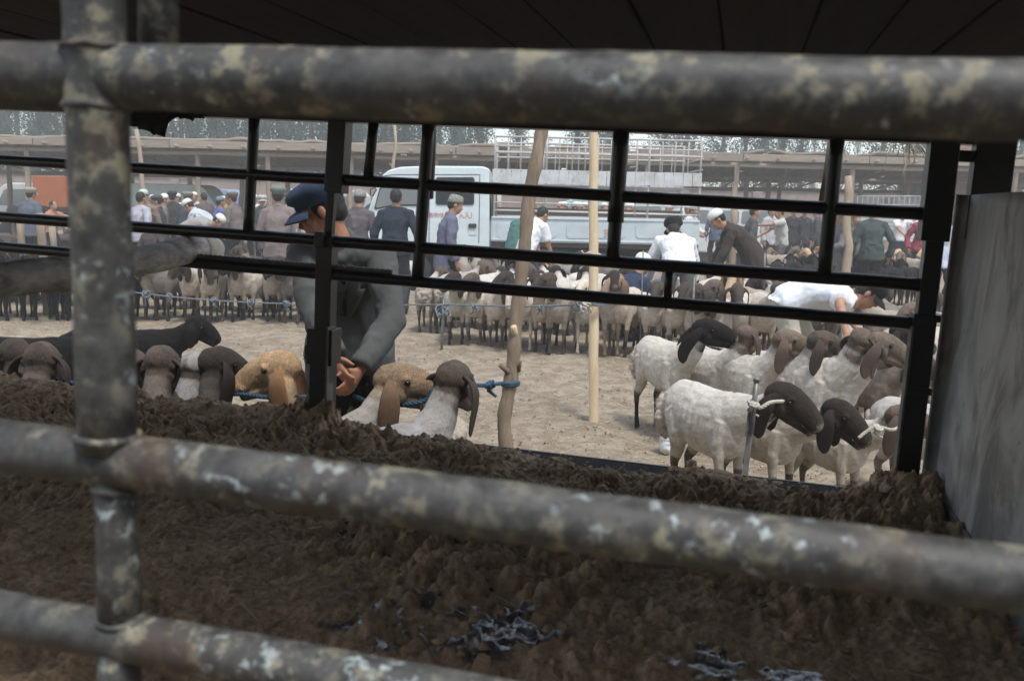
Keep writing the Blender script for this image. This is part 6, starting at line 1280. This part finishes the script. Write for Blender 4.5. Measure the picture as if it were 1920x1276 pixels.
# left crowd under the shelter
b_, _ = P_(BEND_LOW, 345, 17.6, 0, 'man in grey coat and white cap bending right at left', (.30, .28, .265), sc=1.05)
P_(BEND_SIDE, 398, 18.2, 172, 'man in striped white shirt and white cap bending left', (.6, .6, .6), mats={'top': M_STRIPE}, nm='striped_shirt', sc=1.04)
CROWD = [(52, 19, 75, STAND_C, (.10, .115, .15), 'man in blue-grey jacket and cap at far left', (.30, .28, .25)), (92, 20.5, -10, REACH, (.40, .20, .12), 'boy in orange-brown shirt before the orange cart board', None), (258, 16.5, 60, STAND_N, (.38, .37, .42), 'person in lilac shirt beside the chipped upright', None), (272, 17.5, -90, STAND, (.20, .15, .12), 'man in pale green cap behind the leaning pole', (.45, .55, .50)), (280, 15.4, 90, STAND_N, (.06, .05, .05), 'dark-haired child in front of the leaning pole', None), (301, 21, 30, STAND, (.17, .15, .14), 'man in brown coat left in the crowd', None), (322, 22, 100, STAND_C, (.04, .04, .04), 'man in black coat beside the brown coat', (.05, .05, .05)), (336, 23.5, -120, STAND, (.66, .68, .68), 'man in white shirt behind the black coat', None), (348, 20.5, 70, STAND_C, (.05, .06, .075), 'man in wide dark blue coat seen from behind', (.20, .18, .16)), (366, 25, -90, STAND, (.5, .5, .5), 'man in pale shirt behind the shelter pole', None), (385, 23, 140, STAND_N, (.10, .09, .085), 'bareheaded man in brown in the crowd', None), (407, 20.5, 40, STAND, (.115, .125, .27), 'man in bright blue-violet jacket in the crowd', (.16, .22, .24)), (420, 24, -90, STAND, (.45, .48, .5), 'man in white cap behind the violet jacket', None), (428, 21.5, -60, STAND_N, (.30, .29, .10), 'person in olive-yellow shirt in the crowd', None), (441, 20, 160, STAND_C, (.15, .135, .12), 'man in khaki jacket right in the crowd', (.14, .11, .09)), (287, 24.5, -80, STAND, (.4, .4, .42), 'man in grey at the back of the crowd', None), (311, 25.5, -100, STAND, (.25, .25, .27), 'man in slate shirt at the back of the crowd', None), (478, 24, -90, STAND, (.6, .6, .6), 'man in white between crowd and taupe jacket', None), (490, 22, -60, STAND_C, (.06, .07, .07), 'man in black near the taupe jacket', (.4, .4, .38)), (548, 25, -90, STAND, (.35, .36, .38), 'man in grey under the shelter behind the navy cap', None), (300, 19.2, 200, STAND_C, (.05, .05, .05), 'man in dark jacket left of the brown coat', (.08, .08, .08))]
for (px, d, yw, fg, top, lab, ht) in CROWD:
    P_(fg, px, d, yw, lab, top, hat=ht, sc=(.7 if 'child' in lab else (.86 if 'boy' in lab else .985 + .03 * math.sin(px))), skip=('hat',) if fg is REACH else ())
for i, (px, top) in enumerate([(1048, (.6, .6, .6)), (1062, (.66, .66, .66)), (1075, (.2, .19, .18)), (1088, (.1, .1, .1)), (1100, (.62, .62, .6)), (1130, (.04, .06, .10)), (1180, (.66, .66, .66)), (1192, (.3, .3, .32)), (1255, (.5, .5, .5)), (1287, (.12, .11, .1)), (1292, (.55, .55, .55))]):
    P_(q.choice((STAND, TALK, STAND)), px, 22 + q.uniform(-1, 1.5), q.uniform(-150, -30), '%s distant market-goer from the left seen through the truck cage' % ORD[i], top, group='people seen through the truck cage', sc=.98)
# ================================================================== dusty air
t = NT('dusty_air'); pv = t.new('ShaderNodeVolumePrincipled'); pv.inputs['Color'].default_value = (.95, .97, .97, 1); pv.inputs['Density'].default_value = .005; pv.inputs['Anisotropy'].default_value = .2
t.n.remove(t.b); t.lk(pv.outputs[0], t.out.inputs['Volume'])
mb = MB(); mb.box((0, 32, 8.2), (190, 84, 18.6)); hzo = mb.build('haze', t.m, smooth=False); tag(hzo, 'pale dusty haze filling the market air', 'haze', kind='stuff')
bpy.data.scenes.remove(_tmp_scene)
